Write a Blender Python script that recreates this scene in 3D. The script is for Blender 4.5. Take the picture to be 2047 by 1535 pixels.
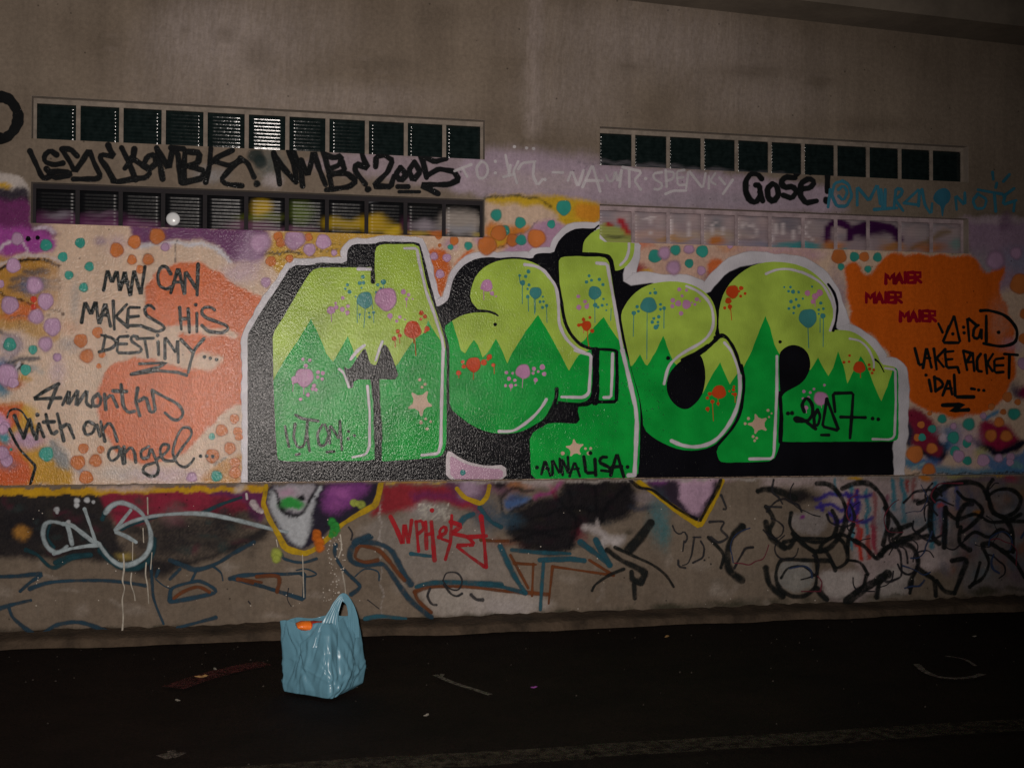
import bpy, math, random
import numpy as np
from mathutils import Vector, Matrix
from mathutils.geometry import delaunay_2d_cdt

for o in list(bpy.data.objects):
    bpy.data.objects.remove(o)
sc = bpy.context.scene
COL = sc.collection
random.seed(7)
RNG = np.random.default_rng(11)

# ---------------------------------------------------------------- camera, night sky, flash, exposure
FPX = 2326.0                      # focal length in pixels of a 2047 px wide picture
YAW, PITCH, ROLL = math.radians(11.97), 0.0145, 0.00307
CAM = Vector((0.0, -7.10, 1.38))
fwd = Vector((math.sin(YAW) * math.cos(PITCH), math.cos(YAW) * math.cos(PITCH), math.sin(PITCH)))
r0 = Vector((math.cos(YAW), -math.sin(YAW), 0))
u0 = r0.cross(fwd)
rgt = r0 * math.cos(ROLL) + u0 * math.sin(ROLL)
upv = u0 * math.cos(ROLL) - r0 * math.sin(ROLL)
cam_data = bpy.data.cameras.new('camera')
cam = bpy.data.objects.new('camera', cam_data)
COL.objects.link(cam)
cam.matrix_world = Matrix(((rgt.x, upv.x, -fwd.x, CAM.x), (rgt.y, upv.y, -fwd.y, CAM.y),
                           (rgt.z, upv.z, -fwd.z, CAM.z), (0, 0, 0, 1)))
cam_data.sensor_width = 36
cam_data.lens = FPX / 2047 * 36
cam_data.clip_end = 500
sc.camera = cam

world = bpy.data.worlds.new('World')
sc.world = world
world.use_nodes = True
wt = world.node_tree
bg = wt.nodes['Background']
sky = wt.nodes.new('ShaderNodeTexSky')
sky.sky_type = 'NISHITA'
sky.sun_disc = False
sky.sun_elevation = math.radians(-4)
sky.sun_rotation = math.radians(200)
wt.links.new(sky.outputs[0], bg.inputs[0])
bg.inputs[1].default_value = 0.02

flash_data = bpy.data.lights.new('camera_flash', 'SPOT')
flash_data.energy = 1120
flash_data.spot_size = math.radians(84)
flash_data.spot_blend = 1.0
flash_data.shadow_soft_size = 0.02
flash_data.color = (1.0, 0.91, 0.84)
flash = bpy.data.objects.new('camera_flash', flash_data)
COL.objects.link(flash)
fl = cam.matrix_world.copy()
tgt = (fwd * 7 - rgt * 0.95 - upv * 0.05).normalized()
flash.rotation_euler = tgt.to_track_quat('-Z', 'Y').to_euler()
flash.location = CAM + upv * 0.07 - rgt * 0.05

sc.view_settings.view_transform = 'Standard'
sc.view_settings.look = 'None'
sc.view_settings.exposure = 0
sc.view_settings.gamma = 1
sc.render.engine = 'CYCLES'
sc.cycles.transparent_max_bounces = 48
sc.cycles.max_bounces = 5
sc.cycles.sample_clamp_direct = 6.0

# ---------------------------------------------------------------- tracing helpers: a place in the survey photo -> a place on the wall
PLINTH_Y = -0.035
CR = {'W1': (0, 150, 3.937), 'W2': (500, 150, 3.937), 'W3': (900, 200, 3.937), 'W4': (1180, 200, 4.652),
      'W5': (1607, 230, 4.652), 'A': (0, 440, 3.937), 'B': (0, 700, 3.937), 'C': (480, 440, 4.874),
      'D': (480, 700, 4.874), 'E': (860, 440, 4.874), 'F': (860, 700, 4.874), 'G': (1220, 480, 4.874),
      'H': (1220, 700, 4.874), 'I': (1540, 480, 4.874), 'J': (1627, 700, 4.874), 'Q': (1627, 480, 4.874),
      'K': (0, 930, 3.937), 'L': (480, 930, 3.937), 'M': (960, 930, 3.937), 'N': (1527, 930, 3.937),
      'P': (0, 0, 1.0)}


def wall(u, v, y=0.0):
    a, b = (u - 1023.5) / FPX, (767.5 - v) / FPX
    d = fwd + rgt * a + upv * b
    t = (y - CAM.y) / d.y
    return CAM.x + d.x * t, CAM.z + d.z * t


def ground(u, v, z=0.0):
    a, b = (u - 1023.5) / FPX, (767.5 - v) / FPX
    d = fwd + rgt * a + upv * b
    t = (z - CAM.z) / d.z
    return CAM.x + d.x * t, CAM.y + d.y * t


def pix(x, y, z):
    d = [x - CAM.x, y - CAM.y, z - CAM.z]
    q = d[0] * fwd.x + d[1] * fwd.y + d[2] * fwd.z
    a = d[0] * rgt.x + d[1] * rgt.y + d[2] * rgt.z
    b = d[0] * upv.x + d[1] * upv.y + d[2] * upv.z
    return 1023.5 + FPX * a / q, 767.5 - FPX * b / q


def cp(c, s):
    """'x,y x,y' in crop c -> list of photo points"""
    if isinstance(s, str):
        s = [tuple(float(k) for k in p.split(',')) for p in s.split()]
    x0, y0, k = CR[c]
    return [(x0 + x / k, y0 + y / k) for x, y in s]


def chaikin(p, n, closed=False):
    for _ in range(n):
        q = []
        m = len(p)
        if not closed:
            q.append(p[0])
        for i in range(m if closed else m - 1):
            a, b = p[i], p[(i + 1) % m]
            L = math.hypot(a[0] - b[0], a[1] - b[1])
            t = min(.25, 9 / max(L, 1e-6)) if L > 1 else .25
            q.append((a[0] * (1 - t) + b[0] * t, a[1] * (1 - t) + b[1] * t))
            q.append((a[0] * t + b[0] * (1 - t), a[1] * t + b[1] * (1 - t)))
        if not closed:
            q.append(p[-1])
        p = q
    return p


def softcorner(p, d=3.4):
    q = [p[0]]
    for i in range(1, len(p) - 1):
        for j in (i - 1, i + 1):
            L = math.hypot(p[j][0] - p[i][0], p[j][1] - p[i][1]) or 1
            t = min(.3, d / L)
            q.append((p[i][0] + (p[j][0] - p[i][0]) * t, p[i][1] + (p[j][1] - p[i][1]) * t))
    q.append(p[-1])
    return q


def through(p, n=5):
    """smooth curve through the points"""
    out = []
    m = len(p)
    for i in range(m - 1):
        a, b, c, d = p[max(i - 1, 0)], p[i], p[i + 1], p[min(i + 2, m - 1)]
        for k in range(n):
            t = k / n
            out.append(tuple(.5 * (2 * b[j] + (c[j] - a[j]) * t + (2 * a[j] - 5 * b[j] + 4 * c[j] - d[j]) * t * t + (3 * b[j] - a[j] - 3 * c[j] + d[j]) * t ** 3) for j in (0, 1)))
    out.append(p[-1])
    return out


def zmean(pts):
    return sum(wall(*p)[1] for p in pts) / len(pts)


LEDGE_Z = zmean([(0, 971), (480, 968), (880, 961), (1280, 956), (1640, 951), (2047, 944)])
UW_T = zmean([(65, 197), (500, 211.5), (965, 237.5), (1200, 246), (1620, 274.5), (1935, 300)])
UW_B = zmean([(65, 282), (500, 297), (965, 312.6), (1200, 327), (1620, 347), (1935, 373)])
LW_T = zmean([(65, 368), (500, 383), (965, 391), (1200, 404), (1620, 424.6), (1935, 443)])
LW_B = zmean([(65, 452), (520, 460), (965, 471), (1200, 479.5), (1620, 496.6), (1935, 510.5)])
LX0, LX1 = wall(62, 330)[0], wall(969, 350)[0]
RX0, RX1 = wall(1199, 370)[0], wall(1936, 400)[0]
KERB_H = sum(wall(*p)[1] for p in [(0, 1258), (500, 1254), (960, 1235), (1480, 1216), (2040, 1189)]) / 5
print('LEDGE', LEDGE_Z, 'UW', UW_B, UW_T, 'LW', LW_B, LW_T, 'X', LX0, LX1, RX0, RX1, 'KERB', KERB_H)
HOLES = [(LX0, LX1, UW_B, UW_T), (LX0, LX1, LW_B, LW_T), (RX0, RX1, UW_B, UW_T), (RX0, RX1, LW_B, LW_T)]


def tag(o, label=None, cat=None, group=None, kind=None):
    if label: o['label'] = label
    if cat: o['category'] = cat
    if group: o['group'] = group
    if kind: o['kind'] = kind
    return o


def mesh_obj(name, verts, faces, mat=None, parent=None, smooth=False, mats=None, midx=None):
    me = bpy.data.meshes.new(name)
    me.from_pydata(verts, [], faces)
    o = bpy.data.objects.new(name, me)
    COL.objects.link(o)
    for m in (mats or ([mat] if mat else [])):
        me.materials.append(m)
    if midx is not None:
        me.polygons.foreach_set('material_index', midx)
    if smooth:
        me.polygons.foreach_set('use_smooth', [True] * len(faces))
    if parent:
        o.parent = parent
    return o


# ---------------------------------------------------------------- materials
def nodes(mat):
    mat.use_nodes = True
    t = mat.node_tree
    return t, t.nodes['Principled BSDF'], t.nodes['Material Output']


def relief(t, bs, coarse=0.35, fine=0.85, dist=0.0027, roughsrc=None):
    """orange-peel relief of rolled masonry paint, the same on bare wall and on every coat over it"""
    tc = t.nodes.new('ShaderNodeNewGeometry')
    mp = t.nodes.new('ShaderNodeMapping')
    mp.inputs['Scale'].default_value = (1, 1, .62)
    n1 = t.nodes.new('ShaderNodeTexNoise'); n1.inputs['Scale'].default_value = 105; n1.inputs['Detail'].default_value = 3
    n1.inputs['Roughness'].default_value = .62
    n2 = t.nodes.new('ShaderNodeTexNoise'); n2.inputs['Scale'].default_value = 9; n2.inputs['Detail'].default_value = 2
    ad = t.nodes.new('ShaderNodeMath'); ad.operation = 'MULTIPLY_ADD'
    ad.inputs[1].default_value = coarse
    b = t.nodes.new('ShaderNodeBump'); b.inputs['Strength'].default_value = fine; b.inputs['Distance'].default_value = dist
    t.links.new(tc.outputs['Position'], mp.inputs[0])
    t.links.new(mp.outputs[0], n1.inputs[0]); t.links.new(tc.outputs['Position'], n2.inputs[0])
    t.links.new(n2.outputs[0], ad.inputs[0]); t.links.new(n1.outputs[0], ad.inputs[2])
    t.links.new(ad.outputs[0], b.inputs['Height'])
    t.links.new(b.outputs[0], bs.inputs['Normal'])
    return tc, n1, n2


MATS = {}


def paint_mat(col, soft=False, gloss=.12, spec=.20, worn=False):
    key = (tuple(col), soft, gloss, worn)
    if key in MATS:
        return MATS[key]
    m = bpy.data.materials.new('spray_paint')
    t, bs, out = nodes(m)
    tc, n1, n2 = relief(t, bs)
    # uneven coat: slow drift of tone
    nz = t.nodes.new('ShaderNodeTexNoise'); nz.inputs['Scale'].default_value = 5; nz.inputs['Detail'].default_value = 5
    t.links.new(tc.outputs['Position'], nz.inputs[0])
    mr = t.nodes.new('ShaderNodeMapRange'); mr.inputs[1].default_value = .3; mr.inputs[2].default_value = .7
    mr.inputs[3].default_value = .74; mr.inputs[4].default_value = 1.14
    t.links.new(nz.outputs[0], mr.inputs[0])
    mx = t.nodes.new('ShaderNodeVectorMath'); mx.operation = 'SCALE'
    mx.inputs[0].default_value = col[:3]
    t.links.new(mr.outputs[0], mx.inputs['Scale'])
    t.links.new(mx.outputs[0], bs.inputs['Base Color'])
    bs.inputs['Roughness'].default_value = gloss
    bs.inputs['Specular IOR Level'].default_value = spec
    if soft:
        at = t.nodes.new('ShaderNodeAttribute'); at.attribute_name = 'soft'
        sp = t.nodes.new('ShaderNodeTexNoise'); sp.inputs['Scale'].default_value = 420; sp.inputs['Detail'].default_value = 1
        t.links.new(tc.outputs['Position'], sp.inputs[0])
        ma = t.nodes.new('ShaderNodeMath'); ma.operation = 'MULTIPLY_ADD'; ma.inputs[1].default_value = .22
        t.links.new(sp.outputs[0], ma.inputs[0]); t.links.new(at.outputs['Fac'], ma.inputs[2])
        r2 = t.nodes.new('ShaderNodeMapRange'); r2.interpolation_type = 'SMOOTHSTEP'
        r2.inputs[1].default_value = .16; r2.inputs[2].default_value = 1.0
        t.links.new(ma.outputs[0], r2.inputs[0])
        tr = t.nodes.new('ShaderNodeBsdfTransparent'); ms = t.nodes.new('ShaderNodeMixShader')
        ml = t.nodes.new('ShaderNodeMath'); ml.operation = 'MULTIPLY'; ml.inputs[1].default_value = col[3] if len(col) > 3 else 1.0
        t.links.new(r2.outputs[0], ml.inputs[0])
        t.links.new(ml.outputs[0], ms.inputs[0]); t.links.new(tr.outputs[0], ms.inputs[1]); t.links.new(bs.outputs[0], ms.inputs[2])
        t.links.new(ms.outputs[0], out.inputs[0])
        if worn:
            wn = t.nodes.new('ShaderNodeTexNoise'); wn.inputs['Scale'].default_value = 16; wn.inputs['Detail'].default_value = 6; wn.inputs['Roughness'].default_value = .75
            t.links.new(tc.outputs['Position'], wn.inputs[0])
            wr = t.nodes.new('ShaderNodeMapRange'); wr.inputs[1].default_value = .33; wr.inputs[2].default_value = .56
            wr.inputs[3].default_value = .45; wr.inputs[4].default_value = .95
            t.links.new(wn.outputs[0], wr.inputs[0]); t.links.new(wr.outputs[0], ml.inputs[1])
    MATS[key] = m
    return m


def wall_mat(name, gl=.13, sp_=.20, dk=1.0):
    """bare rendered concrete; colour attribute 'coat' carries sprayed coats (alpha = covered)"""
    m = bpy.data.materials.new(name)
    t, bs, out = nodes(m)
    tc, n1, n2 = relief(t, bs, .6, .85, .0027)
    at = t.nodes.new('ShaderNodeAttribute'); at.attribute_name = 'coat'
    big = t.nodes.new('ShaderNodeTexNoise'); big.inputs['Scale'].default_value = 1.1; big.inputs['Detail'].default_value = 8
    big.inputs['Roughness'].default_value = .62
    t.links.new(tc.outputs['Position'], big.inputs[0])
    cr = t.nodes.new('ShaderNodeValToRGB')
    e = cr.color_ramp.elements
    e[0].position = .3; e[0].color = (.160 * dk, .123 * dk, .092 * dk, 1)
    e[1].position = .72; e[1].color = (.275 * dk, .220 * dk, .172 * dk, 1)
    t.links.new(big.outputs[0], cr.inputs[0])
    sp = t.nodes.new('ShaderNodeTexNoise'); sp.inputs['Scale'].default_value = 38; sp.inputs['Detail'].default_value = 4
    sp.inputs['Roughness'].default_value = .75
    t.links.new(tc.outputs['Position'], sp.inputs[0])
    mr = t.nodes.new('ShaderNodeMapRange'); mr.inputs[1].default_value = .3; mr.inputs[2].default_value = .7
    mr.inputs[3].default_value = .82; mr.inputs[4].default_value = 1.15
    bs.inputs['Specular IOR Level'].default_value = sp_
    t.links.new(sp.outputs[0], mr.inputs[0])
    mc = t.nodes.new('ShaderNodeMix'); mc.data_type = 'RGBA'
    t.links.new(at.outputs['Alpha'], mc.inputs[0]); t.links.new(cr.outputs[0], mc.inputs[6]); t.links.new(at.outputs['Color'], mc.inputs[7])
    mp2 = t.nodes.new('ShaderNodeMapping'); mp2.inputs['Scale'].default_value = (7, 7, .45)
    st = t.nodes.new('ShaderNodeTexNoise'); st.inputs['Scale'].default_value = 1; st.inputs['Detail'].default_value = 7; st.inputs['Roughness'].default_value = .7
    t.links.new(tc.outputs['Position'], mp2.inputs[0]); t.links.new(mp2.outputs[0], st.inputs[0])
    sr = t.nodes.new('ShaderNodeMapRange'); sr.inputs[1].default_value = .32; sr.inputs[2].default_value = .68; sr.inputs[3].default_value = .84; sr.inputs[4].default_value = 1.08
    t.links.new(st.outputs[0], sr.inputs[0])
    v0 = t.nodes.new('ShaderNodeVectorMath'); v0.operation = 'SCALE'
    t.links.new(mc.outputs[2], v0.inputs[0]); t.links.new(sr.outputs[0], v0.inputs['Scale'])
    vs = t.nodes.new('ShaderNodeVectorMath'); vs.operation = 'SCALE'
    t.links.new(v0.outputs[0], vs.inputs[0]); t.links.new(mr.outputs[0], vs.inputs['Scale'])
    # wear map: pinholes and small chips through the coats
    ch = t.nodes.new('ShaderNodeTexVoronoi'); ch.inputs['Scale'].default_value = 9
    t.links.new(tc.outputs['Position'], ch.inputs[0])
    c2 = t.nodes.new('ShaderNodeMapRange'); c2.inputs[1].default_value = .03; c2.inputs[2].default_value = .07
    c2.inputs[3].default_value = .45; c2.inputs[4].default_value = 1
    t.links.new(ch.outputs['Distance'], c2.inputs[0])
    v2 = t.nodes.new('ShaderNodeVectorMath'); v2.operation = 'SCALE'
    t.links.new(vs.outputs[0], v2.inputs[0]); t.links.new(c2.outputs[0], v2.inputs['Scale'])
    t.links.new(v2.outputs[0], bs.inputs['Base Color'])
    rr = t.nodes.new('ShaderNodeMapRange'); rr.inputs[3].default_value = .85; rr.inputs[4].default_value = gl
    t.links.new(at.outputs['Alpha'], rr.inputs[0]); t.links.new(rr.outputs[0], bs.inputs['Roughness'])
    return m


def simple_mat(name, col, rough=.8, noise=6, amp=.25, bump=.3, spec=.5, bdist=.004, metallic=0):
    m = bpy.data.materials.new(name)
    t, bs, out = nodes(m)
    g = t.nodes.new('ShaderNodeNewGeometry')
    n = t.nodes.new('ShaderNodeTexNoise'); n.inputs['Scale'].default_value = noise; n.inputs['Detail'].default_value = 7
    n.inputs['Roughness'].default_value = .7
    t.links.new(g.outputs['Position'], n.inputs[0])
    mr = t.nodes.new('ShaderNodeMapRange'); mr.inputs[1].default_value = .3; mr.inputs[2].default_value = .7
    mr.inputs[3].default_value = 1 - amp; mr.inputs[4].default_value = 1 + amp
    t.links.new(n.outputs[0], mr.inputs[0])
    v = t.nodes.new('ShaderNodeVectorMath'); v.operation = 'SCALE'; v.inputs[0].default_value = col
    t.links.new(mr.outputs[0], v.inputs['Scale']); t.links.new(v.outputs[0], bs.inputs['Base Color'])
    bs.inputs['Roughness'].default_value = rough
    bs.inputs['Specular IOR Level'].default_value = spec
    bs.inputs['Metallic'].default_value = metallic
    n3 = t.nodes.new('ShaderNodeTexNoise'); n3.inputs['Scale'].default_value = noise * 8; n3.inputs['Detail'].default_value = 4
    t.links.new(g.outputs['Position'], n3.inputs[0])
    b = t.nodes.new('ShaderNodeBump'); b.inputs['Strength'].default_value = bump; b.inputs['Distance'].default_value = bdist
    t.links.new(n3.outputs[0], b.inputs['Height']); t.links.new(b.outputs[0], bs.inputs['Normal'])
    return m


# ---------------------------------------------------------------- palette (base colours of the paints)
CREAM = (.67, .49, .37); LILAC = (.56, .32, .54); ORANGE = (.66, .15, .035); TEAL = (.045, .34, .29)
LIME = (.42, .60, .085); GREEN = (.008, .40, .055); WHITE = (.70, .66, .72); BLACK = (.007, .007, .010)
RED = (.50, .035, .015); AQUA = (.05, .30, .33); PURPLE = (.16, .035, .13); MAGENTA = (.36, .07, .33)
YELLOW = (.62, .36, .02); GREY = (.33, .33, .36); DBLUE = (.035, .06, .12); CRIMSON = (.36, .01, .035)
STEEL = (.018, .05, .08); PALE = (.50, .44, .46); SAND = (.62, .44, .33); RUST = (.15, .045, .014)


# ---------------------------------------------------------------- sprayed coats on a grid of wall points
class Coat:
    """soft sprayed coats held as a colour attribute on the wall's own fine mesh"""
    def __init__(s, X, Z, y):
        s.u, s.v = pix(X, y, Z)
        s.rgb = np.zeros((X.size, 3)); s.a = np.zeros(X.size)
        w = np.sin(s.u * .11 + np.sin(s.v * .07) * 2) + np.sin(s.v * .13 + np.sin(s.u * .05) * 2.3)
        s.ju = s.u + 1.6 * w + RNG.normal(0, .8, X.size)
        w2 = np.sin(s.v * .10 + 1 + np.sin(s.u * .06) * 2) + np.sin(s.u * .14 + 2)
        s.jv = s.v + 1.6 * w2 + RNG.normal(0, .8, X.size)
        s.spk = RNG.random(X.size)

    def lay(s, idx, m, col, al):
        m = np.clip(m, 0, 1) * al
        m = np.clip(m + (s.spk[idx] - .5) * .5 * m * (1 - m) * 2, 0, 1)
        a0 = s.a[idx]
        na = m + a0 * (1 - m)
        safe = np.where(na > 1e-6, na, 1)
        s.rgb[idx] = (np.array(col[:3])[None, :] * m[:, None] + s.rgb[idx] * (a0 * (1 - m))[:, None]) / safe[:, None]
        s.a[idx] = na

    def poly(s, pts, col, soft=4, al=1.0, sm=1):
        pts = chaikin(pts, sm, True) if sm else pts
        P = np.array(pts)
        x0, y0 = P.min(0) - soft * 2 - 5; x1, y1 = P.max(0) + soft * 2 + 5
        idx = np.nonzero((s.u > x0) & (s.u < x1) & (s.v > y0) & (s.v < y1))[0]
        if not len(idx): return
        x, y = s.ju[idx], s.jv[idx]
        ins = np.zeros(len(idx), bool); dm = np.full(len(idx), 1e9)
        for i in range(len(P)):
            a, b = P[i], P[(i + 1) % len(P)]
            c = (a[1] > y) != (b[1] > y)
            if a[1] != b[1]:
                ins ^= c & (x < (b[0] - a[0]) * (y - a[1]) / (b[1] - a[1]) + a[0])
            ab = b - a; L = max(ab @ ab, 1e-9)
            t = np.clip(((x - a[0]) * ab[0] + (y - a[1]) * ab[1]) / L, 0, 1)
            dm = np.minimum(dm, np.hypot(x - a[0] - t * ab[0], y - a[1] - t * ab[1]))
        sd = np.where(ins, dm, -dm)
        m = np.clip(sd / (soft * 2) + .5, 0, 1); m = m * m * (3 - 2 * m)
        s.lay(idx, m, col, al)

    def line(s, pts, w, col, soft=4, al=1.0, sm=2):
        P = np.array(chaikin(pts, sm) if sm and len(pts) > 2 else pts)
        r = w / 2 + soft + 3
        x0, y0 = P.min(0) - r; x1, y1 = P.max(0) + r
        idx = np.nonzero((s.u > x0) & (s.u < x1) & (s.v > y0) & (s.v < y1))[0]
        if not len(idx): return
        x, y = s.ju[idx], s.jv[idx]
        dm = np.full(len(idx), 1e9)
        for i in range(max(len(P) - 1, 1)):
            a = P[i]; b = P[min(i + 1, len(P) - 1)]
            ab = b - a; L = max(ab @ ab, 1e-9)
            t = np.clip(((x - a[0]) * ab[0] + (y - a[1]) * ab[1]) / L, 0, 1)
            dm = np.minimum(dm, np.hypot(x - a[0] - t * ab[0], y - a[1] - t * ab[1]))
        m = np.clip((w / 2 + soft - dm) / (soft * 2), 0, 1); m = m * m * (3 - 2 * m)
        s.lay(idx, m, col, al)

    def blob(s, x, y, rx, ry, col, soft=.35, al=1.0, rot=0):
        idx = np.nonzero((abs(s.u - x) < max(rx, ry) * 2) & (abs(s.v - y) < max(rx, ry) * 2))[0]
        if not len(idx): return
        dx, dy = s.ju[idx] - x, s.jv[idx] - y
        c, q = math.cos(rot), math.sin(rot)
        r = np.hypot((dx * c + dy * q) / rx, (-dx * q + dy * c) / ry)
        m = np.clip((1 + soft - r) / (2 * soft), 0, 1); m = m * m * (3 - 2 * m)
        s.lay(idx, m, col, al)

    def rgba(s):
        return np.concatenate([s.rgb, s.a[:, None]], 1).astype(np.float32)


def set_attr_color(me, arr):
    ca = me.color_attributes.new('coat', 'FLOAT_COLOR', 'POINT')
    ca.data.foreach_set('color', arr.ravel())


def grid_mesh(name, xs, zs, y, mat, parent, painter, holes=()):
    X, Z = np.meshgrid(xs, zs)
    nx, nz = len(xs), len(zs)
    V = np.stack([X.ravel(), np.full(X.size, y), Z.ravel()], 1)
    i = np.arange(nx * nz).reshape(nz, nx)
    q = np.stack([i[:-1, :-1], i[:-1, 1:], i[1:, 1:], i[1:, :-1]], -1).reshape(-1, 4)
    cx = ((X[:-1, :-1] + X[1:, 1:]) / 2).ravel(); cz = ((Z[:-1, :-1] + Z[1:, 1:]) / 2).ravel()
    keep = np.ones(len(cx), bool)
    for a, b, c, d in holes:
        keep &= ~((cx > a) & (cx < b) & (cz > c) & (cz < d))
    q = q[keep]
    me = bpy.data.meshes.new(name)
    me.vertices.add(len(V)); me.vertices.foreach_set('co', V.astype(np.float32).ravel())
    me.loops.add(q.size); me.loops.foreach_set('vertex_index', q.ravel().astype(np.int32))
    me.polygons.add(len(q)); me.polygons.foreach_set('loop_start', (np.arange(len(q)) * 4).astype(np.int32))
    me.update(calc_edges=True)
    o = bpy.data.objects.new(name, me); COL.objects.link(o)
    me.materials.append(mat)
    o.parent = parent
    c = Coat(X.ravel(), Z.ravel(), y)
    painter(c)
    set_attr_color(me, c.rgba())
    return o


# ---------------------------------------------------------------- thin paint films laid on the wall plane
LAY = [0.0006]


def nlay(k=1):
    LAY[0] += .00012 * k
    return LAY[0]


def unhole(x, z):
    for a, b, c, d in HOLES:
        if a < x < b and c < z < d:
            e = [(x - a, a - .001, z), (b - x, b + .001, z), (z - c, x, c - .001), (d - z, x, d + .001)]
            e.sort()
            return e[0][1], e[0][2]
    return x, z


def lower(v, plinth):
    return PLINTH_Y if plinth else 0.0


def to_wall(u, v, pl):
    x, z = wall(u, v, PLINTH_Y if pl else 0.0)
    if pl:
        z = min(max(z, KERB_H + .004), LEDGE_Z - .004)
    else:
        z = max(z, LEDGE_Z + .003)
        x, z = unhole(x, z)
    return x, z


def inpoly(x, y, P):
    r = False
    n = len(P)
    for i in range(n):
        a, b = P[i], P[(i + 1) % n]
        if (a[1] > y) != (b[1] > y) and x < (b[0] - a[0]) * (y - a[1]) / (b[1] - a[1]) + a[0]:
            r = not r
    return r


def wobble(p, amp=.45):
    q = []
    for a, b in zip(p, p[1:] + p[:1]):
        L = math.hypot(b[0] - a[0], b[1] - a[1]); n = max(1, int(L / 9))
        for k in range(n):
            t = k / n
            j = amp if 0 < k else amp * .4
            q.append((a[0] * (1 - t) + b[0] * t + random.uniform(-j, j), a[1] * (1 - t) + b[1] * t + random.uniform(-j, j)))
    return q


def fill(name, parent, polys, col, sm=1, over=None, overcol=None, pl=False, gloss=.15):
    """opaque coat over polygon(s) in photo points; 'over' adds a second colour inside another outline"""
    polys = [wobble(chaikin(p, sm, True)) for p in polys]
    over = wobble(over, .5) if over else None
    vs, es = [], []
    for p in polys + ([over] if over else []):
        b = len(vs)
        vs += [Vector((q[0] / 100, q[1] / 100)) for q in p]
        es += [(b + i, b + (i + 1) % len(p)) for i in range(len(p))]
    V, E, F, *_ = delaunay_2d_cdt(vs, es, [], 0, 1e-6)
    faces, mi = [], []
    for f in F:
        cx = sum(V[i].x for i in f) / len(f) * 100; cy = sum(V[i].y for i in f) / len(f) * 100
        k = sum(inpoly(cx, cy, p) for p in polys)
        if k % 2 == 0: continue
        mi.append(1 if over and inpoly(cx, cy, over) else 0)
        faces.append(tuple(f))
    y = (PLINTH_Y if pl else 0) - nlay()
    used = sorted({i for f in faces for i in f}); mp = {k: n for n, k in enumerate(used)}
    verts = []
    for k in used:
        x, z = to_wall(V[k].x * 100, V[k].y * 100, pl)
        verts.append((x, y, z))
    faces = [tuple(mp[i] for i in f) for f in faces]
    mats = [paint_mat(col, gloss=gloss)] + ([paint_mat(overcol)] if over else [])
    o = mesh_obj(name, verts, faces, parent=parent, mats=mats, midx=mi)
    return o


def ribbon_geo(V, F, S, pts, w, y, pl, soft=.3, sm=2, closed=False, taper=0.0):
    if len(pts) == 1:
        pts = [pts[0], (pts[0][0] + .6, pts[0][1] + .4)]
    if closed:
        pts = list(pts) + [pts[0]]
    p = pts if len(pts) < 3 or not sm else (softcorner(pts) if sm == 1 else through(pts))
    if closed: p = chaikin(pts, 1)
    # resample
    out = [p[0]]
    for a, b in zip(p[:-1], p[1:]):
        L = math.hypot(b[0] - a[0], b[1] - a[1])
        if L < .3: continue
        n = max(1, int(L / 7))
        for k in range(1, n + 1):
            out.append((a[0] + (b[0] - a[0]) * k / n, a[1] + (b[1] - a[1]) * k / n))
    p = out
    n = len(p)
    if n < 2: return
    rows = []
    ph = random.random() * 9
    for i in range(n):
        a, b = p[max(i - 1, 0)], p[min(i + 1, n - 1)]
        tx, ty = b[0] - a[0], b[1] - a[1]
        L = math.hypot(tx, ty) or 1
        tx, ty = tx / L, ty / L
        ww = w * (1 + .10 * math.sin(i * .5 + ph) + .07 * math.sin(i * 1.7 + ph) + (.16 * math.sin(i * .21 + 2 * ph) if pl else 0))
        ww *= 1 - taper * i / max(n - 1, 1)
        rows.append((p[i][0], p[i][1], tx, ty, ww / 2, 1.0))
    if not closed:
        f, l = rows[0], rows[-1]
        caps0 = [(f[0] - f[2] * f[4] * d, f[1] - f[3] * f[4] * d, f[2], f[3], f[4] * k, s) for d, k, s in ((1.2, .25, 0), (.85, .6, .7), (.45, .9, 1))]
        caps1 = [(l[0] + l[2] * l[4] * d, l[1] + l[3] * l[4] * d, l[2], l[3], l[4] * k, s) for d, k, s in ((.45, .9, 1), (.85, .6, .7), (1.2, .25, 0))]
        rows = caps0 + rows + caps1
    base = len(V)
    for i, (x, z, tx, ty, h, s) in enumerate(rows):
        nxn, nyn = -ty, tx
        for k, sv in ((-1 - soft, 0), (-1 + soft, 1), (1 - soft, 1), (1 + soft, 0)):
            X, Z = to_wall(x + nxn * h * k, z + nyn * h * k, pl)
            V.append((X, y - i * 1.5e-6, Z)); S.append(sv * s)
    for i in range(len(rows) - 1):
        for k in range(3):
            a = base + i * 4 + k
            F.append((a, a + 1, a + 5, a + 4))


def film(name, parent, items, col, pl=False, label=None):
    """items: list of (points, width, kwargs) -> one soft-edged paint object"""
    V, F, S = [], [], []
    y0 = (PLINTH_Y if pl else 0)
    for it in items:
        pts, w = it[0], it[1]
        kw = it[2] if len(it) > 2 else {}
        y = y0 - nlay(.3)
        if w == 'disc':
            disc_geo(V, F, S, pts, kw, y, pl)
        else:
            ribbon_geo(V, F, S, pts, w, y, pl, **kw)
    nlay()
    o = mesh_obj(name, V, F, paint_mat(col, soft=True, gloss=.6 if pl else .12, spec=.10 if pl else .20, worn=pl), parent)
    at = o.data.attributes.new('soft', 'FLOAT', 'POINT')
    at.data.foreach_set('value', S)
    if label: o['label'] = label
    return o


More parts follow.
